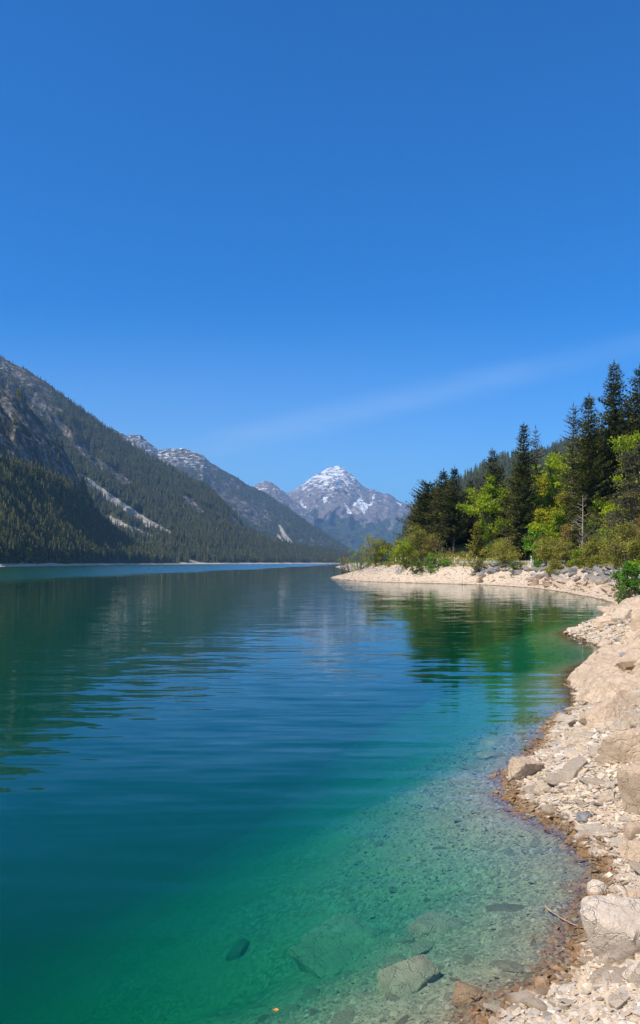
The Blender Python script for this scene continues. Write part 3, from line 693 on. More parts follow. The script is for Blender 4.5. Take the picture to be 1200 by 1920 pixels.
BLD += [
 ('boulder', 1098, 1268, 52, 26, 'thin pale slab jutting out over the water above the large outcrop', m_stone, 1.2, 0.4, (0.1, -0.25), 131),
 ('boulder', 1082, 1284, 34, 20, 'small pale slab at the waterline below the jutting slab', m_stone, 1.0, 0.2, (0.1, -0.2), 132),
 ('boulder', 1182, 1300, 56, 40, 'upper sandy block of the outcrop with a dark joint beneath', m_sand, 1.0, 0.2, (0.1, -0.35), 134),
 ('boulder', 1066, 1362, 34, 22, 'pale broken block at the water below the outcrop', m_stone, 0.9, 0.6, (0.1, -0.2), 136),
 ('boulder', 1040, 1382, 24, 18, 'small white block at the waterline, leftmost below the outcrop', m_stone, 0.9, 0.3, (0.1, 0.1), 137),
 ('boulder', 1092, 1386, 54, 22, 'long low pale slab on the rubble under the cracked outcrop', m_stone, 0.8, 0.2, (0.05, -0.1), 138),
 ('boulder', 1058, 1440, 46, 16, 'flat whitish slab lying on the rubble in front of the undercut boulder', m_pale, 0.8, 0.1, (0.05, -0.1), 139),
 ('boulder', 1140, 1495, 50, 24, 'slanting tan plate in the rubble left of the tall rounded boulder', m_stone, 0.7, 0.5, (0.1, -0.35), 140),
 ('boulder', 1097, 1533, 34, 17, 'rounded light grey stone at the foot of the rubble', m_grey, 0.8, 0.1, (0, 0), 141),
 ('boulder', 1188, 1560, 40, 36, 'tan block under the tall rounded boulder', m_sand, 0.9, 0.3, (0.1, 0), 142),
 ('boulder', 1160, 1880, 50, 30, 'cream slab lying in the near gravel at the bottom right', m_stone, 0.8, 0.4, (0.1, -0.2), 143),
 ('boulder', 1120, 1838, 36, 22, 'squarish cream stone in the near gravel below the speckled boulder', m_stone, 0.8, 0.2, (0.1, 0.1), 144),
 ('boulder', 1178, 1146, 46, 26, 'tilted tan slab below the grey skyline rock', m_sand, 1.0, 0.4, (0.1, -0.4), 145),
 ('boulder', 1135, 1168, 44, 22, 'smooth sandy slab on the crest of the far rubble point', m_sand, 1.0, 0.4, (0.1, -0.4), 146),
 ('boulder', 1185, 1200, 46, 34, 'sandy block at the back of the far rubble point', m_sand, 1.0, 0.4, (0.1, -0.4), 147),
 ('boulder', 1190, 1352, 70, 46, 'angular pale block wedged behind the undercut boulder at the right edge', m_stone, 1.0, 0.5, (0.2, -0.2), 151),
 ('boulder', 1112, 1350, 46, 30, 'angular tan slab at the lower edge of the big outcrop', m_sand, 1.1, 0.7, (0.2, -0.3), 152),
 ('boulder', 1160, 1285, 58, 34, 'broken tan slab resting on the big outcrop under the brown ledge', m_stone, 1.0, 0.2, (0.15, -0.3), 153),
 ('boulder', 1196, 1310, 44, 40, 'upright pale block on the outcrop at the right edge', m_stone, 0.9, 0.4, (0.1, -0.2), 154),
 ('boulder', 1070, 1398, 44, 24, 'tilted pale slab halfway between the rubble point and the undercut boulder', m_stone, 0.8, 0.9, (0.2, -0.2), 155),
 ('boulder', 1020, 1478, 40, 22, 'cream slab just inland of the sandy block on the rubble point', m_stone, 0.9, 0.3, (0.15, -0.2), 156),
 ('boulder', 1195, 1600, 60, 50, 'large tan slab at the right edge above the two-tone stone', m_sand, 0.9, 0.6, (0.2, -0.2), 157),
 ('boulder', 1195, 1690, 50, 50, 'tan block at the right edge directly behind the speckled boulder', m_sand, 0.9, 0.2, (0.1, -0.2), 158),
]
for (nm, px, py, wp, hp, lab, m_, dp, rz, tl, sd_) in BLD:
    boulder(nm, px, py, wp, hp, lab, m_, dp, rz, tl, seed=sd_, cat='boulder' if nm == 'boulder' else 'sunken rock', sub=5 if wp > 40 else 4, sharp=9 if 'speckled boulder at' in lab or 'rounded' in lab else 34, planes=11 if 'speckled boulder at' in lab else 18, rough=0.06)

# --- the bedrock outcrop sloping into the water: one ledgy, jointed body
def outcrop(name, poly, label, thick, seed, res=0.028, dirx=0.85, diry=-0.5):
    poly = np.array(poly, float); x0, y0 = poly.min(0) - 0.4; x1, y1 = poly.max(0) + 0.4
    gx = np.arange(x0, x1, res); gy = np.arange(y0, y1, res * 1.5); GY, GX = np.meshgrid(gy, gx, indexing='ij')
    x, y = GX.ravel(), GY.ravel()
    d = poly_dist(x, y, poly) + 0.28 * fbm(x * 1.1, y * 0.9, seed, 4) + 0.07 * ridged(x * 4, y * 3, seed, 3)
    u = dirx * x + diry * y * 0.6 + 0.45 * fbm(x * 0.6, y * 0.5, seed + 3, 3)
    a = u * 1.15; fr = a - np.floor(a); ter = np.floor(a) + sstep(0.55, 0.98, fr) - a
    b = (0.35 * x + 0.5 * y + 0.3 * fbm(x, y, seed + 6, 3)) * 1.7; fb = b - np.floor(b); terb = np.floor(b) + sstep(0.4, 1.0, fb) - b
    j1 = np.abs(noise(x * 0.75, y * 0.55, seed + 8)); j2 = np.abs(noise(x * 1.6 + 9, y * 1.1, seed + 11))
    crack = np.exp(-(j1 / 0.035) ** 2) * 0.28 + np.exp(-(j2 / 0.03) ** 2) * 0.11
    top = thick * (1 + 0.35 * fbm(x * 0.5, y * 0.5, seed + 2, 3)) + 0.27 * ter + 0.11 * terb - crack + 0.035 * fbm(x * 4, y * 3, seed + 5, 4) + 0.012 * ridged(x * 14, y * 10, seed, 3)
    z = terrain(x, y) - 0.12 + (top + 0.12) * sstep(0.0, 0.42, d)
    keep = d > -0.02
    F4 = grid_faces(len(gy), len(gx)); F4 = F4[keep[F4].all(1)]
    used = np.unique(F4); mp = np.full(len(x), -1); mp[used] = np.arange(len(used))
    me = np_mesh(name, np.stack([x[used], y[used], z[used]], 1), mp[F4], [m_sand], smooth=True)
    if me.polygons[0].normal.z < 0: me.flip_normals()
    try: me.set_sharp_from_angle(angle=math.radians(32))
    except Exception: pass
    return tag(link(bpy.data.objects.new(name, me)), label, 'rock outcrop')
outcrop('rock_outcrop', [(5.15, 16.2), (5.75, 18.3), (6.25, 20.4), (7.25, 22.4), (8.9, 24.6), (11.5, 25.5), (13.5, 21), (9.5, 16.5), (7.0, 15.0), (5.9, 15.2)], 'large ledgy sandy outcrop sloping into the water below the grey-capped block', 0.42, 3.0)
outcrop('rock_outcrop', [(11.8, 33.6), (13.0, 36.5), (15.5, 40), (19, 41), (18, 34), (14.5, 30.5), (12.2, 31.2)], 'smooth sandy bedrock hump on the far rubble point', 0.45, 13.0, res=0.05)

# --- loose stones lying on the near bank, each its own object
STN = []
for k in range(9):
    Vv, Fc = rock_verts(200 + k, 2, 9, 22, 0.03, lo=0.55)
    me = np_mesh('stone', Vv, Fc, [m_stone if k % 3 else m_pale], smooth=False); STN.append(me)
def scatter(n, y0, y1, d0, d1, pxmax=1225, seed=1, xr=(-2.5, 15)):
    r = np.random.default_rng(seed); out = []
    while len(out) < n:
        m = 4000
        y = np.exp(r.uniform(np.log(y0), np.log(y1), m)); x = r.uniform(*xr, m)
        ok = (x / y < (pxmax - CX) / F) & (x / y > -0.1) & (x / y < (pxmax - CX) / F)
        x, y = x[ok], y[ok]; d = inland(x, y)
        ok = (d > d0) & (d < d1)
        out += list(zip(x[ok], y[ok]))
    out = np.array(out[:n]); return out[:, 0], out[:, 1]
sx_, sy_ = scatter(230, 5.0, 17.0, 0.02, 2.6, seed=5)
sz_ = terrain(sx_, sy_); rr = np.random.default_rng(8)
big = np.sort(rr.pareto(2.6, 230))[::-1]
for i, (x, y, z) in enumerate(zip(sx_, sy_, sz_)):
    o = link(bpy.data.objects.new('stone', STN[i % 9]))
    s_ = min(0.034 * (1 + rr.pareto(2.2)), 0.13) * (y / 8) ** 0.5
    o.scale = (s_ * rr.uniform(0.9, 1.7), s_ * rr.uniform(0.8, 1.2), s_ * rr.uniform(0.4, 0.8))
    o.location = (x, y, z + 0.12 * s_); o.rotation_euler = (rr.normal(0, 0.25), rr.normal(0, 0.25), rr.uniform(0, 6.28))
    tag(o, 'pale angular loose stone lying in the rubble of the near gravel bank', 'stone', 'loose stones on the near gravel bank')
# --- stones on the lake floor in the shallows
SNK = [np_mesh('sunken_stone', *rock_verts(300 + k, 2, 9, 16, 0.03, lo=0.6), [m_sunk if k % 4 else m_stone], smooth=False) for k in range(6)]
sx_, sy_ = scatter(75, 5.0, 16.0, -2.2, -0.05, seed=15); sz_ = terrain(sx_, sy_)
for i, (x, y, z) in enumerate(zip(sx_, sy_, sz_)):
    o = link(bpy.data.objects.new('sunken_stone', SNK[i % 6]))
    s_ = min(0.03 * (1 + rr.pareto(2.0)), 0.16) * (y / 8) ** 0.5
    o.scale = (s_ * rr.uniform(0.9, 1.8), s_ * rr.uniform(0.9, 1.4), s_ * rr.uniform(0.3, 0.6))
    o.location = (x, y, min(z - 0.05 * s_, -0.02 - 0.75 * s_)); o.rotation_euler = (rr.normal(0, 0.12), rr.normal(0, 0.15), rr.uniform(0, 6.28))
    tag(o, 'grey-green flat stone lying on the lake floor in the clear shallows', 'sunken stone', 'stones on the lake floor in the shallows')

# --- gravel: chips nobody could count
def chips(name, n, y0, y1, d0, d1, smin, smax, mats_, seed, sub=1, flat=0.55, xr=(-2.5, 15), lift=0.15):
    r = np.random.default_rng(seed)
    bases = [rock_verts(400 + seed * 10 + k, sub, 7, 20, 0.0, lo=0.55) for k in range(6)]
    x, y = scatter(n, y0, y1, d0, d1, seed=seed, xr=xr); z = terrain(x, y)
    s = smin * (1 + r.pareto(2.4, n)); s = np.minimum(s, smax) * (y / 8) ** 0.6
    Vs, Fs, mi = [], [], []; off = 0
    which = r.integers(0, 6, n)
    for k in range(6):
        B, Fc = bases[k]; idx = np.nonzero(which == k)[0]
        a = r.uniform(0, 6.283, len(idx)); b_ = np.clip(r.normal(0, 0.3, len(idx)), -0.6, 0.6); c_ = np.clip(r.normal(0, 0.3, len(idx)), -0.6, 0.6)
        sc_ = np.stack([s[idx] * r.uniform(0.8, 1.6, len(idx)), s[idx] * r.uniform(0.7, 1.1, len(idx)), s[idx] * flat * r.uniform(0.6, 1.2, len(idx))], 1)
        Q = B[None] * sc_[:, None, :]
        Q[..., 2] += Q[..., 0] * np.tan(b_)[:, None] * 0.8 + Q[..., 1] * np.tan(c_)[:, None] * 0.8
        X_ = Q[..., 0] * np.cos(a)[:, None] - Q[..., 1] * np.sin(a)[:, None]; Y_ = Q[..., 0] * np.sin(a)[:, None] + Q[..., 1] * np.cos(a)[:, None]
        P3 = np.stack([X_ + x[idx][:, None], Y_ + y[idx][:, None], Q[..., 2] + (z[idx] + lift * s[idx])[:, None]], 2)
        Vs.append(P3.reshape(-1, 3)); nf = len(Fc)
        Fs.append((Fc[None] + (np.arange(len(idx)) * len(B))[:, None, None] + off).reshape(-1, 3)); off += len(idx) * len(B)
        mi.append(np.repeat(r.choice(len(mats_), len(idx)), nf))
    me = np_mesh(name, np.concatenate(Vs), np.concatenate(Fs), mats_, np.concatenate(mi))
    return link(bpy.data.objects.new(name, me))
def chip_mat(name, cols, wet=True):
    m, t = mat(name)
    gg = t.n('ShaderNodeNewGeometry'); rnd = gg.outputs['Random Per Island']; pos = gg.outputs['Position']
    z = t.n('ShaderNodeSeparateXYZ', ins={0: pos}).outputs[2]
    cr = t.n('ShaderNodeValToRGB'); cr.color_ramp.interpolation = 'LINEAR'
    el_ = cr.color_ramp.elements
    for i, c in enumerate(cols):
        e = el_[i] if i < 2 else el_.new(1.0)
        e.position = i / (len(cols) - 1); e.color = (*c, 1)
    t.set(cr, 0, rnd); c = cr.outputs[0]
    c = t.mix(t.ramp(t.noise(pos, 60, 3).outputs['Fac'], 0.35, 0.6, 0.35, 0), c, (0.3, 0.25, 0.2))
    if wet:
        wz = t.math('ADD', z, t.math('MULTIPLY', t.math('SUBTRACT', t.noise(pos, 5, 3).outputs['Fac'], 0.5), 0.10))
        c = t.mix(t.ramp(wz, 0.02, 0.075, 1, 0), c, t.mix(1.0, c, (0.44, 0.30, 0.17), 'MULTIPLY'))
    b = t.n('ShaderNodeBsdfPrincipled', ins={'Base Color': c, 'Roughness': 0.85}); finish(t, b.outputs[0]); return m
m_chip = chip_mat('gravel_chips', [(0.40, 0.30, 0.20), (0.56, 0.44, 0.31), (0.48, 0.36, 0.24), (0.72, 0.62, 0.50), (0.40, 0.36, 0.32), (0.62, 0.50, 0.37), (0.50, 0.45, 0.40), (0.52, 0.37, 0.23)])
m_chipu = chip_mat('lake_floor_chips', [(0.16, 0.145, 0.10), (0.27, 0.25, 0.18), (0.20, 0.18, 0.12), (0.38, 0.355, 0.27), (0.11, 0.10, 0.075), (0.29, 0.22, 0.13)], wet=False)
tag(chips('gravel', 40000, 4.6, 18, 0.0, 3.2, 0.0085, 0.045, [m_chip], 1), kind='stuff')
tag(chips('gravel', 9000, 17, 45, 0.0, 6, 0.014, 0.055, [m_chip], 4), kind='stuff')
tag(chips('gravel', 20000, 4.6, 17, -2.2, 0.02, 0.007, 0.024, [m_chipu], 2, flat=0.45), kind='stuff')
tag(chips('beach_rubble', 12000, 60, 170, 0.0, 8, 0.010, 0.028, [m_chip, m_rip], 6, xr=(0, 30), lift=0.02), kind='stuff')
tag(chips('gravel', 3000, 5.2, 16, -0.18, 0.16, 0.014, 0.05, [m_brown, m_chip], 3), kind='stuff')

# --- the stone bank under the road on the headland: each block its own object
RIP = [np_mesh('bank_stone', *rock_verts(500 + k, 3, 8, 18, 0.05, lo=0.6, fr=1.3), [m_rip], smooth=False) for k in range(8)]
r = np.random.default_rng(77); cand = []
while len(cand) < 4000:
    i = r.integers(28, 37); a, b_ = SH[i], SH[i + 1]; u = r.uniform(0, 1); pnt = a + (b_ - a) * u
    e = (b_ - a) / np.linalg.norm(b_ - a); nr = np.array([e[1], -e[0]]); dd = r.uniform(0.9, 5.2)
    cand.append((*(pnt + nr * dd), dd, math.atan2(e[1], e[0])))
cand = np.array(cand); dn_ = inland(cand[:, 0], cand[:, 1]); zc_ = terrain(cand[:, 0], cand[:, 1])
placed = []
for (x, y, dd, an), d_, z in zip(cand, dn_, zc_):
    if len(placed) >= 290: break
    if not (0.9 < d_ < 5.2) or z > 2.9: continue
    tt_ = x / y
    if tt_ < 0.12 or d_ > 4.6: continue
    if d_ < 2.9 and tt_ < 0.26 and r.random() < 0.93: continue
    s_ = r.uniform(0.28, 0.66) * (0.8 if tt_ > 0.3 else 1.0)
    if any((x - q[0]) ** 2 + (y - q[1]) ** 2 < (0.66 * (s_ + q[2])) ** 2 for q in placed): continue
    placed.append((x, y, s_))
    o = link(bpy.data.objects.new('bank_stone', RIP[len(placed) % 8]))
    o.scale = (s_ * r.uniform(1.0, 1.6), s_ * r.uniform(0.8, 1.1), s_ * r.uniform(0.6, 0.95)); o.location = (x, y, z + 0.10 * s_)
    o.rotation_euler = (r.normal(0.3, 0.2), r.normal(0, 0.3), an + r.normal(0.5, 0.5))
    tag(o, 'angular block in the rough stone bank below the lakeside road', 'bank stone', 'blocks of the stone bank below the road')

# ------------------------------------------------------------------ trees and shrubs
m_bark = simple('bark', (0.10, 0.075, 0.055), 0.95, 0.35, 3.0)
m_barkpale = simple('pale_bark', (0.34, 0.28, 0.23), 0.95, 0.3, 3.0)
m_spruce = foliage('spruce_needles', (0.026, 0.036, 0.008), (0.15, 0.15, 0.026), 0.25, 0.65, 0.5)
m_spruce2 = foliage('pine_needles', (0.036, 0.042, 0.009), (0.15, 0.14, 0.026), 0.2, 0.65, 0.5)
m_greyneedle = foliage('grey_needles', (0.05, 0.05, 0.028), (0.14, 0.13, 0.06), 0.2, 0.7, 0.6)
m_fresh = foliage('fresh_leaves', (0.18, 0.27, 0.010), (0.44, 0.52, 0.02), 0.45, 0.5, 0.5)
m_yellow = foliage('yellow_green_leaves', (0.26, 0.28, 0.010), (0.55, 0.52, 0.025), 0.45, 0.5, 0.5)
m_olive = foliage('olive_leaves', (0.20, 0.20, 0.025), (0.47, 0.43, 0.075), 0.5, 0.6, 0.7)
m_bright = foliage('bright_shrub_leaves', (0.07, 0.20, 0.012), (0.26, 0.46, 0.04), 0.4, 0.45, 0.8)
m_ochre = foliage('ochre_leaves', (0.19, 0.13, 0.025), (0.38, 0.27, 0.06), 0.35, 0.6, 0.7)
m_dkgreen = foliage('mid_green_leaves', (0.05, 0.09, 0.010), (0.16, 0.23, 0.022), 0.3, 0.6, 0.6)

class Build:
    def __init__(s): s.V = []; s.T = []; s.Q = []; s.n = 0
    def quads(s, Q):
        """(n,4,3) loose quads"""
        Q = np.asarray(Q); k = len(Q)
        s.V.append(Q.reshape(-1, 3)); s.Q.append(np.arange(k * 4).reshape(k, 4) + s.n); s.n += k * 4
    def tube(s, pts, rads, sides=6):
        pts = np.asarray(pts, float); k = len(pts)
        d = np.gradient(pts, axis=0); d /= np.linalg.norm(d, axis=1)[:, None] + 1e-9
        ref = np.array([0.31, 0.17, 0.94]) if abs(d[0, 2]) < 0.85 else np.array([1.0, 0.1, 0])
        a = np.cross(d, ref); a /= np.linalg.norm(a, axis=1)[:, None] + 1e-9; b = np.cross(d, a)
        th = np.arange(sides) * 2 * math.pi / sides
        ring = pts[:, None, :] + np.asarray(rads)[:, None, None] * (np.cos(th)[None, :, None] * a[:, None, :] + np.sin(th)[None, :, None] * b[:, None, :])
        s.V.append(ring.reshape(-1, 3)); f = []
        for i in range(k - 1):
            for j in range(sides):
                f.append((i * sides + j, i * sides + (j + 1) % sides, (i + 1) * sides + (j + 1) % sides, (i + 1) * sides + j))
        s.Q.append(np.array(f) + s.n); s.n += k * sides
    def mesh(s, name, m, smooth=False):
        return np_mesh(name, np.concatenate(s.V), np.concatenate(s.Q), [m], smooth=smooth)

def leaf_quads(C, size, r, up=0.3, aspect=0.6):
    """randomly turned leaf-shaped quads (kites) about the centres C"""
    n = len(C)
    d = r.normal(size=(n, 3)); d /= np.linalg.norm(d, axis=1)[:, None]
    e = r.normal(size=(n, 3)); e = np.cross(d, e); e /= np.linalg.norm(e, axis=1)[:, None] + 1e-9
    L = size * r.uniform(0.6, 1.35, n)[:, None]
    return np.stack([C - d * L * 0.5, C + e * L * aspect * 0.5, C + d * L * 0.5, C - e * L * aspect * 0.5], 1)

def spruce_meshes(H, R, seed, m_needle, density=1.0, base=0.06, droop=0.35, sparse=0.0, power=0.95, twig=0.44, lean=0.0, detail=1.0, barkm=None):
    r = np.random.default_rng(seed)
    tr = Build(); zz = np.linspace(0, 1, 9)
    bend = np.cumsum(r.normal(0, 0.004, 9)) * H
    path = np.stack([bend + lean * H * zz ** 2, np.cumsum(r.normal(0, 0.004, 9)) * H, zz * H], 1)
    tr.tube(path, 0.014 * H * (1 - zz * 0.96) + 0.012, 7)
    def axis(z): return np.array([np.interp(z / H, zz, path[:, 0]), np.interp(z / H, zz, path[:, 1]), z])
    cr = Build(); Q = []
    nlev = int(42 * density * (H / 18) ** 0.5)
    side_w = 1 + 0.22 * r.normal(size=6)
    for lv in range(nlev):
        f = base + (0.985 - base) * (lv + r.uniform(-0.3, 0.3)) / nlev; f = min(max(f, base), 0.985); z = f * H
        prof = (1 - f) ** power * min(1.0, 0.55 + (f - base) * 4.0)
        nb = int(r.integers(7, 12) * density ** 0.5)
        for b in range(nb):
            if r.random() < sparse: continue
            a = 6.283 * (b + r.uniform(-0.3, 0.3)) / nb + lv * 1.1
            L = R * prof * r.uniform(0.62, 1.18) * side_w[int(a / 6.283 * 6) % 6] * (1 + 0.2 * math.sin(lv * 0.9 + a)) + 0.012 * H
            da = np.array([math.cos(a), math.sin(a), 0]); perp = np.array([-math.sin(a), math.cos(a), 0])
            rise = 0.35 * f - droop * (1 - f)
            ns = max(2, int(L / (twig * 0.72 / detail)))
            o = axis(z)
            for k in range(1, ns + 1):
                u = k / ns
                pnt = o + da * L * u + np.array([0, 0, L * (rise * u + 0.22 * u * u)])
                tl = twig * (1.25 - 0.55 * u) * r.uniform(0.75, 1.35) * (0.6 + 0.4 * min(1, L / 1.5))
                for sgn in (-1, 1):
                    d = perp * sgn * r.uniform(0.7, 1.0) + da * r.uniform(0.4, 0.9) + np.array([0, 0, r.uniform(-0.55, 0.05)])
                    e = da * 0.7 - perp * sgn * 0.4 + np.array([0, 0, r.uniform(-0.2, 0.5)])
                    Q.append((pnt, pnt + d * tl * 0.5 + e * tl * 0.36, pnt + d * tl, pnt + d * tl * 0.45 - e * tl * 0.36))
                d = np.array([r.normal(0, 0.25), r.normal(0, 0.25), -1.0]); e = da * 0.7 + perp * r.normal(0, 0.4)
                if r.random() < 0.75: Q.append((pnt, pnt + d * tl * 0.45 + e * tl * 0.34, pnt + d * tl * 0.9, pnt + d * tl * 0.4 - e * tl * 0.34))
            tip = o + da * L + np.array([0, 0, L * (rise + 0.22)]); d = da + np.array([0, 0, 0.25]); e = perp
            Q.append((tip - d * 0.1, tip + d * twig * 0.5 + e * twig * 0.2, tip + d * twig, tip + d * twig * 0.5 - e * twig * 0.2))
            if b % 2 == 0 or sparse > 0.2:
                cr_pts = [o, o + da * L * 0.5 + np.array([0, 0, L * (rise * 0.5 + 0.05)]), tip]
                tr.tube(cr_pts, [0.012 + 0.010 * L, 0.010 + 0.005 * L, 0.006], 4)
    top = axis(H * 0.985)
    for k in range(5):
        a = r.uniform(0, 6.28); e = np.array([math.cos(a), math.sin(a), 0.5]) * 0.25
        Q.append((top, top + e * 0.4 + np.array([0, 0, 0.1]), top + np.array([0, 0, H * 0.03 + 0.2]), top - e * 0.2 + np.array([0, 0, 0.1])))
    cr.quads(np.array(Q))
    return tr.mesh('trunk', barkm or m_bark, True), cr.mesh('crown', m_needle)

def limbs(tr, r, o, d, L, rad, depth, tips, curve=0.25, split=3, spread=0.6):
    pts = [o]; dd = np.array(d, float)
    for k in range(4):
        dd = dd + r.normal(0, curve * 0.4, 3) + np.array([0, 0, 0.05]); dd /= np.linalg.norm(dd)
        pts.append(pts[-1] + dd * L / 4)
    tr.tube(pts, np.linspace(rad, rad * 0.55, 5), 6 if depth > 1 else 4)
    if depth <= 0: tips.append(pts[-1]); tips.append((pts[2] + pts[3]) / 2); return
    for k in range(split):
        q = pts[r.integers(2, 5)] if k else pts[-1]
        nd = dd + r.normal(0, spread, 3); nd /= np.linalg.norm(nd)
        limbs(tr, r, q, nd, L * r.uniform(0.6, 0.85), rad * 0.55, depth - 1, tips, curve, split, spread)

def leafy_meshes(H, R, seed, m_leaf, leaf=0.22, n=5200, base=0.2, lumps=26, loose=0.45, stems=1, barkm=None, narrow=1.0, bush=False):
    """a broad-leaved tree or bush: trunk and limbs reaching leaf clumps spread through the crown, gaps between them"""
    r = np.random.default_rng(seed)
    tr = Build(); tips = []
    for s in range(stems):
        a = r.uniform(0, 6.283); out = 0.0 if stems == 1 else r.uniform(0.15, 0.75)
        d = np.array([math.cos(a) * out, math.sin(a) * out, 1.0]); d /= np.linalg.norm(d)
        rad = (0.016 * H + 0.02) if stems == 1 else 0.010 * H + 0.010
        limbs(tr, r, np.array([math.cos(a), math.sin(a), 0]) * 0.06 * R * (stems > 1), d, H * (0.42 if stems == 1 else 0.45), rad, 2, tips, 0.2, 3, 0.45)
    # clump centres through an uneven crown
    cs = []
    while len(cs) < lumps:
        p = r.uniform(-1, 1, 3)
        q = np.linalg.norm(p)
        if q > 1 or q < 0.25: continue
        zf = (p[2] + 1) / 2
        wd = (1.0 if not bush else 1.05) * (0.55 + 0.45 * math.sin(min(zf * 1.25 + 0.28, 1.57) * 2.0)) if not bush else (1 - 0.45 * zf ** 2)
        cs.append((p[0] * R * wd, p[1] * R * wd, H * (base + (0.97 - base) * zf) - 0.25 * R * (p[0] ** 2 + p[1] ** 2) * (not bush)))
    cs = np.array(cs)
    if len(tips): cs = np.concatenate([cs, np.array(tips)[r.permutation(len(tips))[:lumps // 2]]])
    # twigs from the limbs to the clumps
    T = np.array(tips)
    for c in cs[::2]:
        j = np.argmin(((T - c) ** 2).sum(1)); tr.tube([T[j] - np.array([0, 0, 0.1]), (T[j] + c) / 2 + r.normal(0, 0.05, 3), c], [0.006 * H ** 0.5 + 0.004, 0.006, 0.004], 3)
    wsz = r.uniform(0.5, 1.5, len(cs)); pick = r.choice(len(cs), n, p=wsz / wsz.sum())
    spread = R * (0.20 + 0.16 * loose) * (0.7 + 0.5 * wsz[pick])[:, None]
    off = r.normal(size=(n, 3)); off *= (np.abs(r.normal(0.6, 0.3, n)) / (np.linalg.norm(off, axis=1) + 1e-9))[:, None] * 1.25
    C = cs[pick] + off * spread * np.array([1, 1, 0.72])
    C[:, 2] = np.maximum(C[:, 2], 0.03 * H)
    cr = Build(); cr.quads(leaf_quads(C, leaf, r))
    return tr.mesh('trunk' if not bush else 'stems', barkm or m_bark, True), cr.mesh('crown' if not bush else 'foliage', m_leaf)

TREES = []
def place(name, px, ytop, Y, maker, label, cat, group=None, ybase=None, tip_h=None, **kw):
    x = (px - CX) / F * Y
    zb = ground_z(x, Y) if ybase is None else min(ground_z(x, Y), CAMZ + (HOR - ybase) / F * Y)
    H = CAMZ + (HOR - ytop) / F * Y - zb
    R = kw.pop('hw') / F * Y
    tm, cm = maker(H, R, kw.pop('seed', int(px * 7 + ytop)), **kw)
    root = link(bpy.data.objects.new(name, None)); root.location = (x, Y, zb - 0.05)
    root.empty_display_size = 0.5
    tag(root, label, cat, group)
    link(bpy.data.objects.new(tm.name.split('.')[0], tm), root); link(bpy.data.objects.new(cm.name.split('.')[0], cm), root)
    TREES.append((x, Y)); return root
def spr(H, R, *a, **k): return spruce_meshes(H, R * 1.22, *a, **k)
G1 = 'conifers on the headland'
S = dict(m_needle=m_spruce)
place('spruce_tree', 981, 794, 117, spr, 'tallest dark spruce standing at the middle of the headland with branches to the ground', 'tree', G1, hw=45, base=0.03, density=1.4, droop=0.4, **S)
place('spruce_tree', 851, 876, 132, spr, 'dark spruce with bare lower trunk, right one of the twin spires above the ochre bush', 'tree', G1, hw=40, base=0.20, density=1.1, **S)
place('spruce_tree', 829, 880, 136, spr, 'dark spruce with bare lower trunk, left one of the twin spires above the ochre bush', 'tree', G1, hw=42, base=0.20, density=1.1, **S)
place('pine_tree', 808, 903, 140, spr, 'round-shouldered dark pine against the twin spires on the lake side', 'tree', G1, hw=36, base=0.16, density=1.0, power=0.5, m_needle=m_spruce)
place('pine_tree', 788, 926, 143, spr, 'outermost dark conifer leaning over the lake beside the snowy peak', 'tree', G1, hw=30, base=0.05, density=1.0, power=0.5, m_needle=m_spruce)
place('spruce_tree', 880, 897, 142, spr, 'olive-tipped spruce just right of the twin spires', 'tree', G1, hw=30, base=0.05, m_needle=m_spruce2)
place('spruce_tree', 899, 892, 150, spr, 'greyish thin spruce between the twin spires and the light green maple', 'tree', G1, hw=26, base=0.1, m_needle=m_greyneedle, density=0.8)
place('spruce_tree', 926, 842, 142, spr, 'spruce rising behind the light green maple', 'tree', G1, hw=38, base=0.12, **S)
place('spruce_tree', 915, 905, 152, spr, 'dark spruce filling the gap behind the ochre tree', 'tree', G1, hw=34, base=0.05, **S)
place('larch_tree', 1007, 800, 134, spr, 'see-through larch showing sky right of the tallest spruce', 'tree', G1, hw=30, base=0.15, m_needle=m_greyneedle, sparse=0.35, density=0.8, twig=0.3)
place('spruce_tree', 1043, 842, 150, spr, 'small spruce tip peeping over the bright green crowns', 'tree', G1, hw=22, base=0.1, **S)
place('larch_tree', 1072, 758, 112, spr, 'almost bare larch with thin branches against the sky', 'tree', G1, hw=34, base=0.25, m_needle=m_greyneedle, sparse=0.42, density=0.9, twig=0.26, power=0.6)
place('spruce_tree', 1106, 739, 105, spr, 'broad dark spruce beside the tallest hillside spruce, above the bare dead tree', 'tree', G1, hw=48, base=0.06, density=1.35, **S)
place('spruce_tree', 1150, 679, 108, spr, 'tallest spruce on the right hillside, its crown open near the top', 'tree', G1, hw=54, base=0.06, density=1.35, sparse=0.08, **S)
place('spruce_tree', 1199, 686, 106, spr, 'dark spruce cut by the right edge of the view', 'tree', G1, hw=50, base=0.06, density=1.25, **S)
place('spruce_tree', 1250, 720, 104, spr, 'dark spruce beyond the one at the right edge', 'tree', G1, hw=50, base=0.1, **S)
place('young_spruce', 893, 978, 126, spr, 'young olive-green fir at the foot of the ochre tree', 'tree', G1, hw=20, base=0.02, m_needle=m_olive, density=0.8)
place('young_spruce', 1040, 925, 118, spr, 'young fresh green fir below the yellow-green crown', 'tree', G1, hw=22, base=0.02, m_needle=m_dkgreen)
place('young_spruce', 1062, 945, 112, spr, 'small fresh green fir left of the bare dead tree', 'tree', G1, hw=17, base=0.02, m_needle=m_dkgreen)
place('young_spruce', 1122, 905, 106, spr, 'young yellowish fir between the dead tree and the bent pine', 'tree', G1, hw=26, base=0.02, m_needle=m_yellow)
place('spruce_tree', 1082, 880, 116, spr, 'dark spruce standing in shade behind the bare dead tree', 'tree', G1, hw=34, base=0.05, **S)
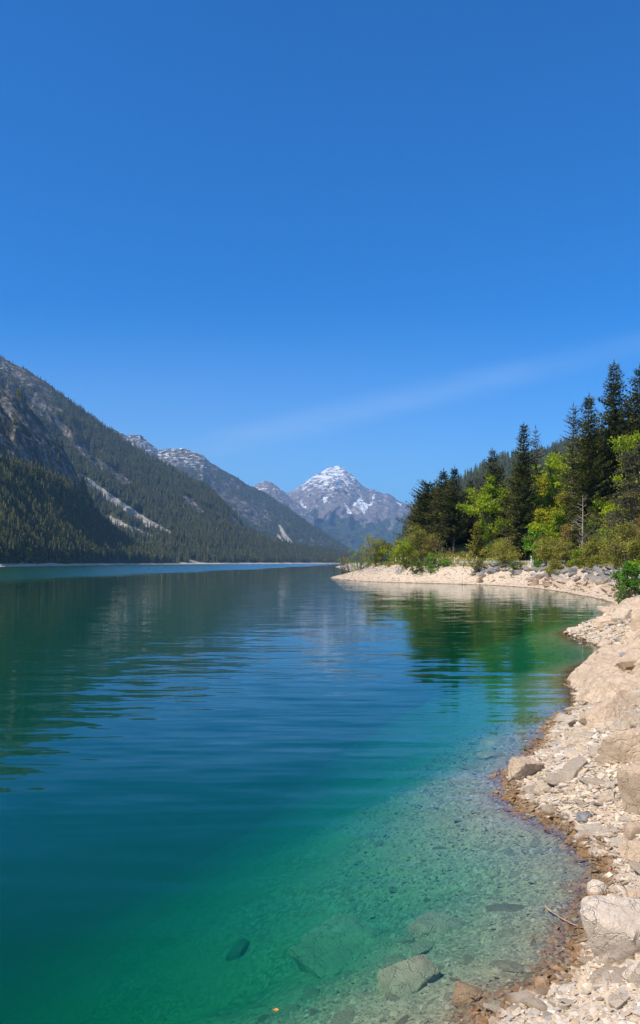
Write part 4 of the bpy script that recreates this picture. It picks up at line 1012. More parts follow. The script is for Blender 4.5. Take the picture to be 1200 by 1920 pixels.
place('spruce_tree', 1018, 920, 130, spr, 'dark low spruce behind the yellow-green crown', 'tree', G1, hw=34, base=0.03, **S)
place('spruce_tree', 950, 930, 140, spr, 'dark low spruce in the shade behind the maple', 'tree', G1, hw=34, base=0.03, **S)
lf = leafy_meshes
G2 = 'broad-leaved trees on the headland'
place('maple_tree', 926, 877, 123, lf, 'light green maple in fresh leaf left of the tallest spruce', 'tree', G2, hw=28, m_leaf=m_fresh, n=9000, base=0.08, lumps=44, leaf=0.30)
place('ochre_tree', 897, 915, 136, lf, 'ochre leafing tree between the twin spires and the maple', 'tree', G2, hw=20, m_leaf=m_ochre, n=2200, lumps=16)
place('beech_tree', 1044, 888, 123, lf, 'yellow-green beech right of the tallest spruce', 'tree', G2, hw=32, m_leaf=m_yellow, n=11000, base=0.02, lumps=50, leaf=0.30)
place('beech_tree', 1057, 838, 119, lf, 'bright green beech highest among the pale crowns, left of the broad spruce', 'tree', G2, hw=28, m_leaf=m_fresh, n=9000, base=0.12, lumps=44, leaf=0.30)
place('beech_tree', 1060, 912, 114, lf, 'low yellow-green beech behind the bare dead tree', 'tree', G2, hw=30, m_leaf=m_yellow, n=7500, base=0.03, lumps=36, leaf=0.28)
place('beech_tree', 1140, 862, 110, lf, 'yellow-green tree behind the bent pine', 'tree', G2, hw=38, m_leaf=m_yellow, n=8000, base=0.03, lumps=40, leaf=0.28)
place('beech_tree', 1196, 800, 102, lf, 'green broad-leaved tree at the right edge under the spruce', 'tree', G2, hw=34, m_leaf=m_fresh, n=4200, base=0.1, lumps=30, leaf=0.25)
place('young_maple', 1003, 984, 108, lf, 'small vivid green young maple by the road at the foot of the tallest spruce', 'tree', G2, hw=22, m_leaf=m_bright, n=2600, base=0.1, lumps=18, leaf=0.24)
place('ochre_tree', 1066, 982, 102, lf, 'thin ochre sapling with grey stems left of the bare dead tree', 'tree', G2, hw=20, m_leaf=m_ochre, n=1300, lumps=14, leaf=0.18)

# the wood filling the slope behind
FILL = [ (868, 955, 150, 26, m_dkgreen, 'mid green tree in the shade between the twin spires and the young fir'),
 (955, 905, 150, 30, m_olive, 'olive leafing tree just left of the tallest spruce, behind the maple'),
 (1012, 862, 146, 30, m_fresh, 'light green tree behind the see-through larch'),
 (1022, 940, 112, 24, m_yellow, 'low yellow-green tree at the right foot of the tallest spruce'),
 (1046, 958, 108, 22, m_fresh, 'rounded light green tree between the low yellow one and the dead tree'),
 (1088, 856, 132, 28, m_fresh, 'light green tree rising between the broad spruce and the highest beech'),
 (1120, 880, 124, 30, m_yellow, 'golden green tree under the broad spruce'),
 (1160, 896, 112, 30, m_yellow, 'golden green tree behind the crooked pine trunk'),
 (1118, 945, 104, 24, m_fresh, 'light green low tree right of the dead tree'),
 (1206, 880, 96, 34, m_olive, 'olive green tree at the right edge beside the crooked pine'),
 (1235, 830, 108, 40, m_fresh, 'light green tree just beyond the right edge'),
 (985, 960, 134, 24, m_dkgreen, 'dark leafy tree hidden behind the tallest spruce'),
 (1150, 930, 102, 22, m_fresh, 'fresh green sapling under the crooked pine') ]
for (px, yt, Y, hw, m_, lab) in FILL:
    place('leafy_tree', px, yt, Y, lf, lab, 'tree', G2, hw=hw, m_leaf=m_, n=7500, base=0.03, lumps=38, leaf=0.30)
FIR = [ (842, 925, 146, 40, 'dark spruce closing the gap behind the twin spires'), (868, 918, 152, 32, 'dark spruce behind the olive-tipped one'), (940, 872, 156, 36, 'dark spruce behind the maple, second from its tip'),
 (965, 880, 150, 34, 'dark spruce at the left shoulder of the tallest one'), (1030, 870, 158, 34, 'dark spruce in the back row left of the small tip'), (1125, 790, 124, 44, 'dark spruce wedged between the two biggest hillside spruces'),
 (1178, 745, 122, 44, 'dark spruce behind the tallest hillside spruce, to its right'), (1225, 790, 112, 44, 'dark spruce in the back row beyond the right edge'), (1066, 900, 140, 34, 'dark spruce in the back row behind the highest beech') ]
for (px, yt, Y, hw, lab) in FIR:
    place('spruce_tree', px, yt, Y, spr, lab, 'tree', G1, hw=hw, base=0.04, **S)
# bent pine
def bent(H, R, seed, **k):
    r = np.random.default_rng(seed); tr = Build()
    path = np.array([(0, 0, 0), (-0.02, 0, 0.12), (0.02, 0, 0.28), (0.07, 0, 0.45), (0.12, 0.01, 0.62), (0.10, 0, 0.8), (0.13, 0, 0.95)]) * H
    tr.tube(path, np.linspace(0.018, 0.005, 7) * H, 7); Q = []; cr = Build()
    for k_ in range(95):
        f = r.uniform(0.30, 1.0); o = np.array([np.interp(f * 6, range(7), path[:, i]) for i in range(3)])
        a = r.choice([math.pi, 0.0], p=[0.68, 0.32]) + r.normal(0, 0.7); L = R * r.uniform(0.5, 1.15) * (1.15 - 0.5 * f)
        d = np.array([math.cos(a), math.sin(a), r.uniform(-0.25, 0.25)])
        mid = o + d * L * 0.5 + np.array([0, 0, 0.12 * L]); tip = o + d * L
        tr.tube([o, mid, tip], [0.05, 0.03, 0.012], 4)
        for s in np.linspace(0.3, 1, 9):
            c = o + (tip - o) * s + np.array([0, 0, 0.2 * L * s * (1 - s)])
            Q.append(leaf_quads(c + r.normal(0, 1, (9, 3)) * np.array([0.28, 0.28, 0.13]), 0.34, r, aspect=0.28))
    cr.quads(np.concatenate(Q)); return tr.mesh('trunk', m_bark, True), cr.mesh('crown', m_greyneedle)
place('pine_tree', 1172, 824, 92, bent, 'grey-green pine with a crooked dark trunk on the right hillside', 'tree', G1, hw=52, seed=4)
# dead tree
def dead(H, R, seed, **k):
    r = np.random.default_rng(seed); tr = Build(); cr = Build()
    tr.tube([(0, 0, 0), (0.02, 0, H * 0.35), (0.06, 0, H * 0.7), (0.04, 0, H)], [0.13, 0.10, 0.06, 0.015], 6)
    for k_ in range(34):
        f = r.uniform(0.22, 0.98); a = r.uniform(0, 6.28); L = R * (1.25 - f) * r.uniform(0.6, 1.2)
        o = np.array([0.05 * f, 0, f * H]); d = np.array([math.cos(a), math.sin(a), r.uniform(0.2, 0.75)])
        cr.tube([o, o + d * L * 0.5 + np.array([0, 0, -0.03]), o + d * L], [0.035, 0.022, 0.008], 4)
        for j in range(3):
            s = r.uniform(0.4, 0.95); q = o + d * L * s; dd = d + r.normal(0, 0.5, 3); cr.tube([q, q + dd * L * 0.15, q + dd * L * 0.3], [0.014, 0.01, 0.005], 3)
    return tr.mesh('trunk', m_barkpale, True), cr.mesh('branches', m_barkpale, True)
place('dead_tree', 1092, 926, 98, dead, 'bare dead tree with pale trunk and branches on the slope', 'tree', hw=26, seed=3)

# bushes
G3 = 'bushes along the lakeside road'
def bsh(H, R, seed, m_leaf, **k):
    k.setdefault('stems', 7); k.setdefault('base', 0.02); k.setdefault('leaf', 0.17); k.setdefault('n', 3600); k.setdefault('lumps', 30)
    return leafy_meshes(H, R, seed, m_leaf, bush=True, **k)
BU = [ # px, top, Y, hw, material, label, extra
 (792, 985, 118, 28, m_olive, 'ochre-green domed bush below the twin spruces', dict(n=5200, leaf=0.19)),
 (806, 1000, 122, 18, m_ochre, 'thin ochre bush tucked behind the domed bush', dict(n=1600)),
 (762, 1010, 121, 25, m_fresh, 'rounded light green bush left of the domed bush at the bank edge', dict(n=4400, leaf=0.2)),
 (706, 1008, 140, 26, m_olive, 'olive bush above the parked car on the beach point', dict(n=4200, leaf=0.2)),
 (722, 1015, 150, 20, m_dkgreen, 'mid green bush behind the parked car', dict(n=2600, leaf=0.2)),
 (672, 1021, 150, 17, m_fresh, 'light green bush near the tip of the beach point', dict(n=2800, leaf=0.2)),
 (690, 1028, 142, 16, m_bright, 'fresh green bush leaning over the beach left of the car', dict(n=2600, leaf=0.15)),
 (652, 1034, 158, 10, m_olive, 'small olive bush, the outermost one on the beach point', dict(n=1200)),
 (745, 1028, 126, 12, m_olive, 'small olive bush beside the two white posts', dict(n=1300)),
 (808, 1034, 113, 14, m_bright, 'small vivid green bush at the top of the stone bank under the domed bush', dict(n=1800)),
 (780, 1046, 114, 12, m_dkgreen, 'dark little bush rooted among the first bank stones', dict(n=1300)),
 (731, 1056, 124, 9, m_olive, 'low tuft-like bush on the pale beach below the car', dict(n=900)),
 (944, 1006, 108, 28, m_olive, 'wide olive bush by the road in front of the tallest spruce', dict(n=4400)),
 (1028, 1002, 94, 27, m_olive, 'tall brownish olive bush right of the young maple', dict(n=4000)),
 (1056, 1014, 91, 20, m_olive, 'grey-olive bush with a pale stem beside the brownish one', dict(n=2800)),
 (1040, 1050, 88, 22, m_olive, 'low twiggy bush overhanging the bank stones', dict(n=2400)),
 (1112, 1000, 84, 28, m_olive, 'loose olive bush on the slope right of the dead tree', dict(n=3800)),
 (1122, 1044, 74, 24, m_olive, 'dense rounded bush at the top of the slanting rock slabs', dict(n=4200)),
 (1092, 1046, 82, 14, m_olive, 'small grey-green bush at the thin roadside post', dict(n=1400)),
 (1172, 975, 72, 40, m_olive, 'big open bush of arching stems on the right slope', dict(n=3800, stems=10)),
 (1150, 1020, 68, 26, m_olive, 'arching willow bush in front of the open bush', dict(n=3000, stems=9)),
 (1184, 1046, 38, 26, m_bright, 'vivid green broad-leaved bush at the right edge above the rocks', dict(n=3600, leaf=0.12)),
 (1166, 1092, 37, 10, m_bright, 'little vivid green shoot below the broad-leaved bush', dict(n=500, leaf=0.1)),
 (1205, 955, 80, 34, m_ochre, 'russet bush at the right edge of the slope', dict(n=3600)),
 (1150, 955, 96, 24, m_olive, 'olive bush at the foot of the crooked pine', dict(n=2600)),
 (1110, 985, 96, 16, m_dkgreen, 'dark bush behind the dead trunk', dict(n=1800)),
 (1195, 1010, 62, 24, m_olive, 'olive bush at the right edge above the vivid one', dict(n=2600)),
 (895, 1044, 108, 11, m_olive, 'low olive bush on the stone bank under the middle posts', dict(n=900)),
 (964, 1050, 104, 10, m_dkgreen, 'low green bush on the stone bank under the wide olive bush', dict(n=900)),
 (835, 1048, 112, 15, m_bright, 'low fresh green bush at the bank top under the straw meadow', dict(n=1500)),
 (1010, 1050, 97, 12, m_bright, 'low vivid bush at the bank top below the young maple', dict(n=1100)),
 (1075, 1052, 84, 14, m_olive, 'low olive bush on the bank left of the roadside post', dict(n=1300)),
 (1138, 992, 86, 24, m_fresh, 'light green bush on the slope left of the crooked pine foot', dict(n=2800)),
 (1168, 1030, 76, 24, m_olive, 'pale olive bush above the grey rock slabs near the right edge', dict(n=2800)),
 (1198, 1052, 66, 24, m_fresh, 'light green bush at the right edge behind the vivid broad-leaved one', dict(n=2600)),
 (1085, 1028, 88, 16, m_fresh, 'small light green bush by the road below the bare dead tree', dict(n=1800)),
 (642, 1044, 560, 14, m_olive, 'bush on the small far spit beyond the beach point', dict(n=800, leaf=0.5)),
]
for (px, yt, Y, hw, m_, lab, ex) in BU:
    if Y < 300 and 'shoot' not in lab and 'above the rocks' not in lab:
        need = 7.5 if px < 760 else 4.3
        if 'beach below' in lab or 'bank stones' in lab or 'stone bank' in lab: need -= 1.6
        for _ in range(200):
            if inland(np.array([(px - CX) / F * Y]), np.array([Y]))[0] >= need: break
            Y += 0.4
    place('bush', px, yt, Y, bsh, lab, 'bush', G3, hw=hw, m_leaf=m_, **ex)

# --- distant conifers: a few light models, copied one by one or spread as a wood
def far_spruce(seed, mneed, H=1.0, R=0.17, tiers=9, seg=9, broad=False):
    r = np.random.default_rng(seed); Vs, Fs = [], []
    n = 0
    if broad:
        Vv, Fc = ICO[2]; q = Vv * (1 + 0.35 * noise(Vv[:, 0] * 2 + seed, Vv[:, 1] * 2, Vv[:, 2] * 2))[:, None]
        c = leaf_quads((q * np.array([0.26, 0.26, 0.36]) + np.array([0, 0, 0.6]))[r.integers(0, len(q), 420)] * 1.0 + r.normal(0, 0.03, (420, 3)), 0.11, r, aspect=0.8)
        b = Build(); b.quads(c); b.tube([(0, 0, 0), (0, 0, 0.5)], [0.03, 0.02], 5)
        return b.mesh('far_tree', mneed)
    b = Build(); Q = []
    b.tube([(0, 0, 0), (0, 0, 0.9)], [0.02, 0.004], 5)
    for k in range(tiers):
        f = 0.06 + 0.9 * k / tiers
        Rk = R * (1 - f) ** 0.75 * r.uniform(0.85, 1.1) + 0.012
        for s in range(seg):
            a = 6.283 * (s + r.uniform(-0.35, 0.35)) / seg; w_ = 6.283 / seg * r.uniform(0.6, 0.95)
            rr_ = Rk * r.uniform(0.7, 1.2)
            def pt(ra, an, z): return (ra * math.cos(an), ra * math.sin(an), z)
            Q.append((pt(0.006, a, f + 0.12), pt(rr_ * 0.75, a - w_ * 0.55, f + 0.02 + r.uniform(-0.01, 0.015)), pt(rr_, a, f - 0.03), pt(rr_ * 0.75, a + w_ * 0.55, f + 0.02 + r.uniform(-0.01, 0.015))))
    b.quads(np.array(Q)); return b.mesh('far_tree', mneed)
m_far = foliage('far_needles', (0.024, 0.034, 0.010), (0.15, 0.155, 0.04), 0.15, 0.7, 0.02)
m_far2 = foliage('far_pale_needles', (0.065, 0.075, 0.016), (0.22, 0.21, 0.05), 0.15, 0.7, 0.02)
m_farl = foliage('far_fresh_leaves', (0.14, 0.18, 0.015), (0.30, 0.31, 0.04), 0.3, 0.7, 0.02)
PRO = [far_spruce(1, m_far), far_spruce(2, m_far, R=0.21), far_spruce(3, m_far2, R=0.18), far_spruce(4, m_far, R=0.14), far_spruce(5, m_farl, broad=True), far_spruce(6, m_far2, R=0.15)]
pcol = bpy.data.collections.new('far_tree_kinds')
for k, me in enumerate(PRO):
    o = bpy.data.objects.new('far_tree_kind', me); pcol.objects.link(o)

def wood(name, pts, size, kinds, tree_label=None):
    """a far wood: one object, trees spread over the slope by geometry nodes"""
    n = len(pts); r = np.random.default_rng(n)
    me = bpy.data.meshes.new(name); me.vertices.add(n); me.vertices.foreach_set('co', np.asarray(pts, dtype=np.float32).ravel())
    a = me.attributes.new('tree_size', 'FLOAT', 'POINT'); a.data.foreach_set('value', np.asarray(size, dtype=np.float32))
    a = me.attributes.new('tree_turn', 'FLOAT', 'POINT'); a.data.foreach_set('value', r.uniform(0, 6.28, n).astype(np.float32))
    a = me.attributes.new('tree_kind', 'INT', 'POINT'); a.data.foreach_set('value', np.asarray(kinds, dtype=np.int32))
    o = link(bpy.data.objects.new(name, me)); tag(o, kind='stuff')
    ng = bpy.data.node_groups.new('spread_trees', 'GeometryNodeTree')
    ng.interface.new_socket('Geometry', in_out='INPUT', socket_type='NodeSocketGeometry'); ng.interface.new_socket('Geometry', in_out='OUTPUT', socket_type='NodeSocketGeometry')
    N = ng.nodes; L = ng.links
    gi, go = N.new('NodeGroupInput'), N.new('NodeGroupOutput')
    ci = N.new('GeometryNodeCollectionInfo'); ci.inputs['Collection'].default_value = pcol; ci.inputs['Separate Children'].default_value = True; ci.inputs['Reset Children'].default_value = True
    ip = N.new('GeometryNodeInstanceOnPoints'); ip.inputs['Pick Instance'].default_value = True
    def na(nm, dt):
        q = N.new('GeometryNodeInputNamedAttribute'); q.data_type = dt; q.inputs['Name'].default_value = nm; return q.outputs['Attribute']
    m2p = N.new('GeometryNodeMeshToPoints')
    L.new(gi.outputs[0], m2p.inputs['Mesh']); L.new(m2p.outputs[0], ip.inputs['Points']); L.new(ci.outputs[0], ip.inputs['Instance'])
    L.new(na('tree_kind', 'INT'), ip.inputs['Instance Index'])
    cx = N.new('ShaderNodeCombineXYZ'); L.new(na('tree_turn', 'FLOAT'), cx.inputs[2])
    e2r = N.new('FunctionNodeEulerToRotation'); L.new(cx.outputs[0], e2r.inputs[0]); L.new(e2r.outputs[0], ip.inputs['Rotation'])
    L.new(na('tree_size', 'FLOAT'), ip.inputs['Scale']); L.new(ip.outputs[0], go.inputs[0])
    md = o.modifiers.new('spread', 'NODES'); md.node_group = ng
    return o
def sample_slope(S, n, seed, rocktol=0.5, zmin=1.5, vmax=1.02, seen=True):
    r = np.random.default_rng(seed)
    X, Y, Z = S['X'], S['Y'], S['Z']; nr, nc = X.shape
    i = np.arange(nr - 1); ok = S['V'][1:, 0] < vmax
    P4 = np.stack([X, Y, Z], 2)
    a = np.linalg.norm(np.cross(P4[1:, :-1] - P4[:-1, :-1], P4[:-1, 1:] - P4[:-1, :-1]), axis=2)
    a = a * ok[:, None]
    pxc = S['px'].reshape(nr, nc)[:-1, :-1]
    a = a * ((pxc > -190) & (pxc < 1320))
    # nearer ground carries more of the trees that can be told apart
    wgt = (a / np.maximum(Y[:-1, :-1], 300) ** 0.9).ravel(); idx = r.choice(len(wgt), n, p=wgt / wgt.sum())
    ii, jj = np.unravel_index(idx, a.shape); u = r.uniform(0, 1, n)[:, None]; v = r.uniform(0, 1, n)[:, None]
    p = (P4[ii, jj] * (1 - u) + P4[ii, jj + 1] * u) * (1 - v) + (P4[ii + 1, jj] * (1 - u) + P4[ii + 1, jj + 1] * u) * v
    at = S['attrs']; rk = np.maximum(at['rock'] * 0.9, np.maximum(at['scree'] * 2.2, at['snow'])).reshape(nr, nc)[ii, jj]
    px = CX + p[:, 0] / p[:, 1] * F; py = HOR - (p[:, 2] - CAMZ) / p[:, 1] * F
    keep = (rk + r.normal(0, 0.14, n) < rocktol) & (p[:, 2] > zmin)
    return p[keep], px[keep], py[keep]
for S_, n_, nm, h0, h1, sd_ in ((A0, 15000, 'spur_wood', 11, 20, 1), (A1, 36000, 'flank_wood', 11, 21, 2), (E, 9000, 'hill_wood', 12, 22, 3), (B, 15000, 'range_wood', 13, 24, 4)):
    p, px, py = sample_slope(S_, n_, sd_, zmin=3.3)
    r = np.random.default_rng(sd_ + 60)
    hgt = r.uniform(h0, h1, len(p)) * (1 - 0.4 * sstep(200, 700, p[:, 2])) * (1 if nm != 'range_wood' else 1.0)
    br = fbm(p[:, 0] * 0.01, p[:, 1] * 0.01, 3.0, 3)
    u = r.uniform(0, 1, len(p)); pale = sstep(-0.1, 0.5, br)
    kd = np.where(u < 0.035 + 0.05 * pale, 4, np.where(u < 0.12 + 0.3 * pale, r.choice([2, 5], len(p)), r.choice([0, 1, 3], len(p))))
    hgt = np.where(kd == 4, hgt * 0.7, hgt)
    if nm in ('spur_wood', 'flank_wood'):
        # the front rank by the water: each tree its own object
        front = np.argsort(p[:, 1] + 12 * p[:, 2] + 1e6 * ((px < -25) | (px > 560)) )[:130 if nm == 'spur_wood' else 100]
        for q in front:
            o = link(bpy.data.objects.new('shore_conifer' if kd[q] != 4 else 'shore_birch', PRO[kd[q]])); o.location = p[q] - np.array([0, 0, 0.4]); s_ = hgt[q] * 0.95
            o.scale = (s_, s_, s_); o.rotation_euler = (0, 0, r.uniform(0, 6.28))
            if kd[q] == 4: tag(o, 'pale green leafy tree in the front rank of the wood along the far left shore', 'tree', 'pale leafy trees along the far left shore')
            else: tag(o, 'dark conifer in the front rank of the wood along the far left shore', 'tree', 'conifers along the far left shore')
        msk = np.ones(len(p), bool); msk[front] = False; p, hgt, kd = p[msk], hgt[msk], kd[msk]
    wood(nm, p - np.array([0, 0, 0.5]), hgt, kd)
# conifers on the flat beyond the beach point
r = np.random.default_rng(5)
for k in range(60):
    if k < 16: Y = r.uniform(172, 230); px = r.uniform(675, 775); yt = lerp(1036, 1000, (px - 675) / 100) + r.uniform(-8, 10)
    else: Y = r.uniform(640, 900); px = r.uniform(628, 720); yt = r.uniform(1026, 1040)
    x = (px - CX) / F * Y; zb = ground_z(x, Y)
    if zb < 0.5: continue
    s_ = CAMZ + (HOR - yt) / F * Y - zb
    if s_ < 3: continue
    o = link(bpy.data.objects.new('far_conifer', PRO[int(r.choice([0, 1, 2]))])); o.location = (x, Y, zb - 0.2); o.scale = (s_ * 1.2, s_ * 1.2, s_); o.rotation_euler = (0, 0, r.uniform(0, 6.28))
    if k < 16: tag(o, 'dark conifer in the small stand behind the bushes of the beach point', 'tree', 'conifers behind the beach point bushes')
    else: tag(o, 'distant conifer on the low shore beyond the beach point', 'tree', 'conifers on the low far shore')

# ------------------------------------------------------------------ grass on the headland, posts, car, driftwood
m_grass = foliage('meadow_grass', (0.16, 0.17, 0.03), (0.40, 0.34, 0.13), 0.3, 0.8, 0.25)
r = np.random.default_rng(90)
n = 80000
gy = r.uniform(60, 150, n); gx = r.uniform(0.06, 0.46, n) * gy
gd = inland(gx, gy); tt_ = gx / gy
lim = lerp(4.2, 7.6, sstep(0.13, 0.05, tt_))
onroad = (gd > lerp(5.0, 8.4, sstep(0.16, 0.06, tt_))) & (gd < lerp(9.6, 13.0, sstep(0.16, 0.06, tt_)))
patch = fbm(gx * 0.25, gy * 0.25, 2.0, 3)
ok = (gd > lim) & (gd < 45) & ~onroad & (patch > -0.25)
gx, gy = gx[ok], gy[ok]; gz = terrain(gx, gy); k = len(gx)
C = np.stack([gx, gy, gz], 1)
a = r.uniform(0, 6.283, k); dirv = np.stack([np.cos(a), np.sin(a), np.zeros(k)], 1)
h = r.uniform(0.18, 0.55, k)[:, None]; wd = r.uniform(0.08, 0.24, k)[:, None]
lean = r.normal(0, 0.25, (k, 3)) * np.array([1, 1, 0])
upv = np.array([0, 0, 1.0]) + lean
me = Build(); me.quads(np.stack([C - dirv * wd * 0.5, C + dirv * wd * 0.5, C + dirv * wd * 0.3 + upv * h, C - dirv * wd * 0.2 + upv * h * 0.9], 1))
tag(link(bpy.data.objects.new('meadow_grass', me.mesh('meadow_grass', m_grass))), kind='stuff')

# roadside marker posts
m_post = simple('white_post', (0.78, 0.78, 0.76), 0.5, 0.06); m_pblk = simple('black_band', (0.02, 0.02, 0.02), 0.5, 0.1); m_refl = simple('reflector', (0.55, 0.55, 0.58), 0.2, 0.05)
def boxm(name, sx, sy, z0, z1, m, top=1.0, y=0.0, slant=0.0):
    v = [(-sx, y - sy, z0), (sx, y - sy, z0), (sx, y + sy, z0), (-sx, y + sy, z0), (-sx * top, y - sy * top, z1 - slant), (sx * top, y - sy * top, z1 - slant), (sx * top, y + sy * top, z1), (-sx * top, y + sy * top, z1)]
    return np_mesh(name, v, np.array([(3, 2, 1, 0), (4, 5, 6, 7), (0, 1, 5, 4), (1, 2, 6, 5), (2, 3, 7, 6), (3, 0, 4, 7)]), [m])
pm = boxm('post', 0.07, 0.05, 0.0, 1.05, m_post, 0.85, slant=0.08); pb = boxm('band', 0.069, 0.049, 0.72, 0.90, m_pblk, 0.97); pr = boxm('reflector', 0.03, 0.005, 0.75, 0.87, m_refl, 1.0, y=-0.053)
PO = [(742, 'white marker post nearest the parked car'), (751, 'white marker post second from the parked car, just left of the domed bush'), (852, 'white marker post below the straw meadow and the twin spruces'),
      (894, 'white marker post in front of the young fir'), (996, 'white marker post by the young maple'), (1096, 'thin marker post standing among the slope bushes right of the dead tree')]
for px, lab in PO:
    tpx = (px - CX) / F
    j = int(np.argmin(np.abs(road_in[:, 0] / road_in[:, 1] - tpx))); Y = road_in[j, 1] - 0.4
    root = link(bpy.data.objects.new('marker_post', None)); x = tpx * Y
    root.location = (x, Y, max(ground_z(x, Y), 2.75) - 0.08); tag(root, lab, 'post', 'roadside marker posts'); root.empty_display_size = 0.3
    for me_ in (pm, pb, pr):
        o = link(bpy.data.objects.new({'post': 'post_body', 'band': 'band', 'reflector': 'reflector'}[me_.name.split('.')[0]], me_), root)
        if me_ is pb: o.scale = (1.02, 1.06, 1)

# parked car seen from behind among the bushes
m_car = simple('black_paint', (0.012, 0.013, 0.016), 0.25, 0.05); m_glass = simple('car_glass', (0.05, 0.06, 0.07), 0.08, 0.05); m_tyre = simple('tyre_rubber', (0.015, 0.015, 0.015), 0.9, 0.1)
m_rim = simple('wheel_rim', (0.45, 0.45, 0.46), 0.3, 0.05, metal=0.8); m_tail = simple('tail_lamp', (0.30, 0.01, 0.01), 0.25, 0.05)
def loft(name, secs, m):
    """closed body from rings of half-width profiles along y"""
    V_, Fq, Ft = [], [], []; K = len(secs[0][1])
    for y, ring in secs: V_ += [(x, y, z) for x, z in ring]
    for i in range(len(secs) - 1):
        for j in range(K): Fq.append((i * K + j, i * K + (j + 1) % K, (i + 1) * K + (j + 1) % K, (i + 1) * K + j))
    caps = np.array([list(range(K))[::-1], [(len(secs) - 1) * K + j for j in range(K)]])
    return np_mesh(name, V_, [np.array(Fq), caps], [m])
def ring(w, z0, z1, tw): return [(-w * 0.92, z0), (w * 0.92, z0), (w, z0 + 0.15), (w * 1.0, (z0 + z1) / 2), (w * tw, z1 - 0.05), (w * tw * 0.9, z1), (-w * tw * 0.9, z1), (-w * tw, z1 - 0.05), (-w, (z0 + z1) / 2), (-w, z0 + 0.15)]
cpx, cY = 725, 150.0
for _ in range(120):
    cx0 = (cpx - CX) / F * cY; cz0 = ground_z(cx0, cY)
    if cz0 > 2.7: break
    cY += 0.5
car = link(bpy.data.objects.new('parked_car', None)); car.location = (cx0, cY, max(cz0, 2.5) - 0.02); car.rotation_euler = (0, 0, -0.25)
tag(car, 'black parked car half hidden by bushes above the pale beach point', 'car')
link(bpy.data.objects.new('car_body', loft('car_body', [(-2.15, ring(0.80, 0.35, 0.80, 0.9)), (-2.05, ring(0.87, 0.26, 0.95, 0.93)), (-1.2, ring(0.90, 0.22, 0.98, 0.94)), (0.9, ring(0.90, 0.22, 0.98, 0.94)), (1.8, ring(0.87, 0.25, 0.86, 0.9)), (2.15, ring(0.78, 0.35, 0.72, 0.88))], m_car)), car)
link(bpy.data.objects.new('cabin', loft('cabin', [(-1.95, ring(0.76, 0.94, 1.05, 0.9)), (-1.45, ring(0.76, 0.94, 1.46, 0.78)), (-0.3, ring(0.78, 0.94, 1.52, 0.78)), (0.4, ring(0.78, 0.94, 1.46, 0.78)), (1.15, ring(0.80, 0.94, 1.0, 0.9))], m_car)), car)
rw = np_mesh('rear_window', [(-0.60, -1.955, 1.06), (0.60, -1.955, 1.06), (0.54, -1.51, 1.42), (-0.54, -1.51, 1.42), (-0.6, -1.93, 1.04), (0.6, -1.93, 1.04), (0.54, -1.49, 1.40), (-0.54, -1.49, 1.40)], np.array([(0, 1, 2, 3), (7, 6, 5, 4), (0, 4, 5, 1), (3, 2, 6, 7), (0, 3, 7, 4), (1, 5, 6, 2)]), [m_glass])
link(bpy.data.objects.new('rear_window', rw), car)
for s in (-1, 1):
    sw = np_mesh('side_window', [(s * 0.775, -1.35, 1.05), (s * 0.795, 0.75, 1.05), (s * 0.655, 0.30, 1.40), (s * 0.655, -1.25, 1.42), (s * 0.74, -1.35, 1.05), (s * 0.74, 0.75, 1.05), (s * 0.62, 0.3, 1.40), (s * 0.62, -1.25, 1.42)], np.array([(0, 1, 2, 3), (7, 6, 5, 4), (0, 4, 5, 1), (3, 2, 6, 7), (0, 3, 7, 4), (1, 5, 6, 2)]), [m_glass])
    link(bpy.data.objects.new('side_window', sw), car)
    tl = boxm('tail_lamp', 0.13, 0.03, 0.70, 0.86, m_tail); o = link(bpy.data.objects.new('tail_lamp', tl), car); o.location = (s * 0.66, -2.10, 0)
    for yy in (-1.35, 1.35):
        b = Build(); b.tube([(-0.11, 0, 0), (-0.105, 0, 0), (0.105, 0, 0), (0.11, 0, 0)], [0.27, 0.32, 0.32, 0.27], 20)
        wh = link(bpy.data.objects.new('wheel', b.mesh('wheel', m_tyre, True)), car); wh.location = (s * 0.80, yy, 0.32)
        b = Build(); b.tube([(s * 0.04, 0, 0), (s * 0.115, 0, 0), (s * 0.12, 0, 0)], [0.21, 0.20, 0.01], 16); link(bpy.data.objects.new('rim', b.mesh('rim', m_rim, True)), wh)

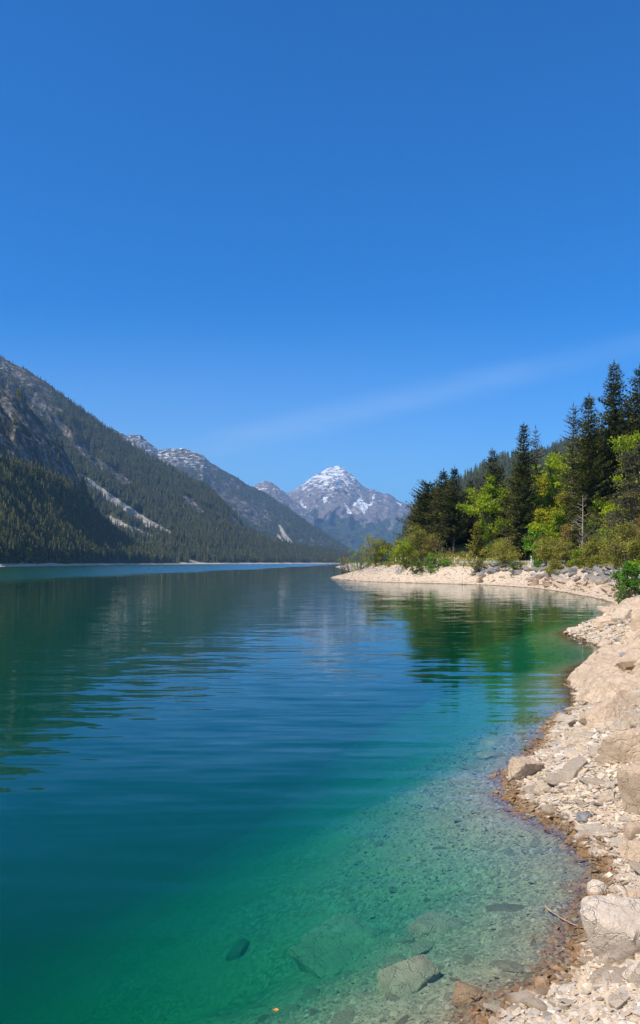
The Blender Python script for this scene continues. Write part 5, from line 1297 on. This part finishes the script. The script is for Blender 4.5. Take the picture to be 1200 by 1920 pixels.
# driftwood, a floating leaf
m_twig = simple('wet_wood', (0.10, 0.06, 0.035), 0.7, 0.3, 20); m_twigl = simple('dry_wood', (0.36, 0.25, 0.16), 0.8, 0.25, 20); m_leafo = simple('orange_leaf', (0.55, 0.22, 0.04), 0.6, 0.2, 30)
def stick(pts, rad, label, m, z=0.03):
    """a twig through photo points, lying on the ground or the water's edge"""
    P3 = []
    for px, py in pts:
        ys_ = np.geomspace(3.5, 60, 900); xs_ = (px - CX) / F * ys_; zz_ = np.maximum(terrain(xs_, ys_), -0.03)
        hit = np.nonzero(CAMZ + (HOR - py) / F * ys_ <= zz_ + z)[0][0]; P3.append((xs_[hit], ys_[hit], zz_[hit] + z))
    P3 = np.array(P3); P3 -= (c0 := P3.mean(0)); n_ = len(P3)
    b = Build(); u = np.linspace(0, n_ - 1, n_ * 4); pp = np.stack([np.interp(u, range(n_), P3[:, i]) for i in range(3)], 1)
    pp += np.random.default_rng(int(pts[0][0])).normal(0, rad * 0.7, pp.shape)
    b.tube(pp, np.linspace(rad, rad * 0.35, len(pp)), 6)
    o = link(bpy.data.objects.new('driftwood_twig', b.mesh('driftwood_twig', m, True))); o.location = c0
    tag(o, label, 'twig')
stick([(1022, 1702), (1050, 1720), (1072, 1734), (1092, 1740)], 0.008, 'bent pale twig in the shallows left of the speckled boulder', m_twigl)
stick([(1084, 1682), (1100, 1690), (1118, 1694)], 0.007, 'dark short twig under the two-tone stone', m_twig)
stick([(1115, 1630), (1132, 1636), (1148, 1642)], 0.006, 'reddish twig at the waterline above the two-tone stone', m_twig)
stick([(1068, 1602), (1085, 1604), (1102, 1602)], 0.010, 'dark waterlogged stick lying flat near the rubble edge', m_twig, 0.0)
stick([(1140, 1662), (1155, 1654), (1170, 1662), (1178, 1676)], 0.005, 'looping root tangle right of the two-tone stone', m_twig)
stick([(966, 1582), (976, 1588), (988, 1590)], 0.006, 'small dark twig on the gravel shelf under clear water', m_twig, 0.0)
stick([(1058, 1284), (1072, 1290), (1082, 1296)], 0.012, 'pale stick poking into the water at the sandy outcrop', m_twigl)
lp = P(516, 1895, F * CAMZ / (1895 - HOR)); v = []
for k in range(10):
    a = k / 10 * 6.283; v.append((0.020 * math.cos(a) * (1 + 0.3 * math.cos(3 * a)), 0.013 * math.sin(a), 0.004 * math.sin(2 * a) + 0.004))
v = v + [(x, y, z - 0.0025) for x, y, z in v]
me = np_mesh('floating_leaf', v, [np.array([list(range(10)), list(range(19, 9, -1))]), np.array([(k, k + 10, (k + 1) % 10 + 10, (k + 1) % 10) for k in range(10)])], [m_leafo])
o = link(bpy.data.objects.new('floating_leaf', me)); o.location = (lp.x, lp.y, 0.004); tag(o, 'single orange-brown leaf floating on the green water near the bottom edge', 'leaf')
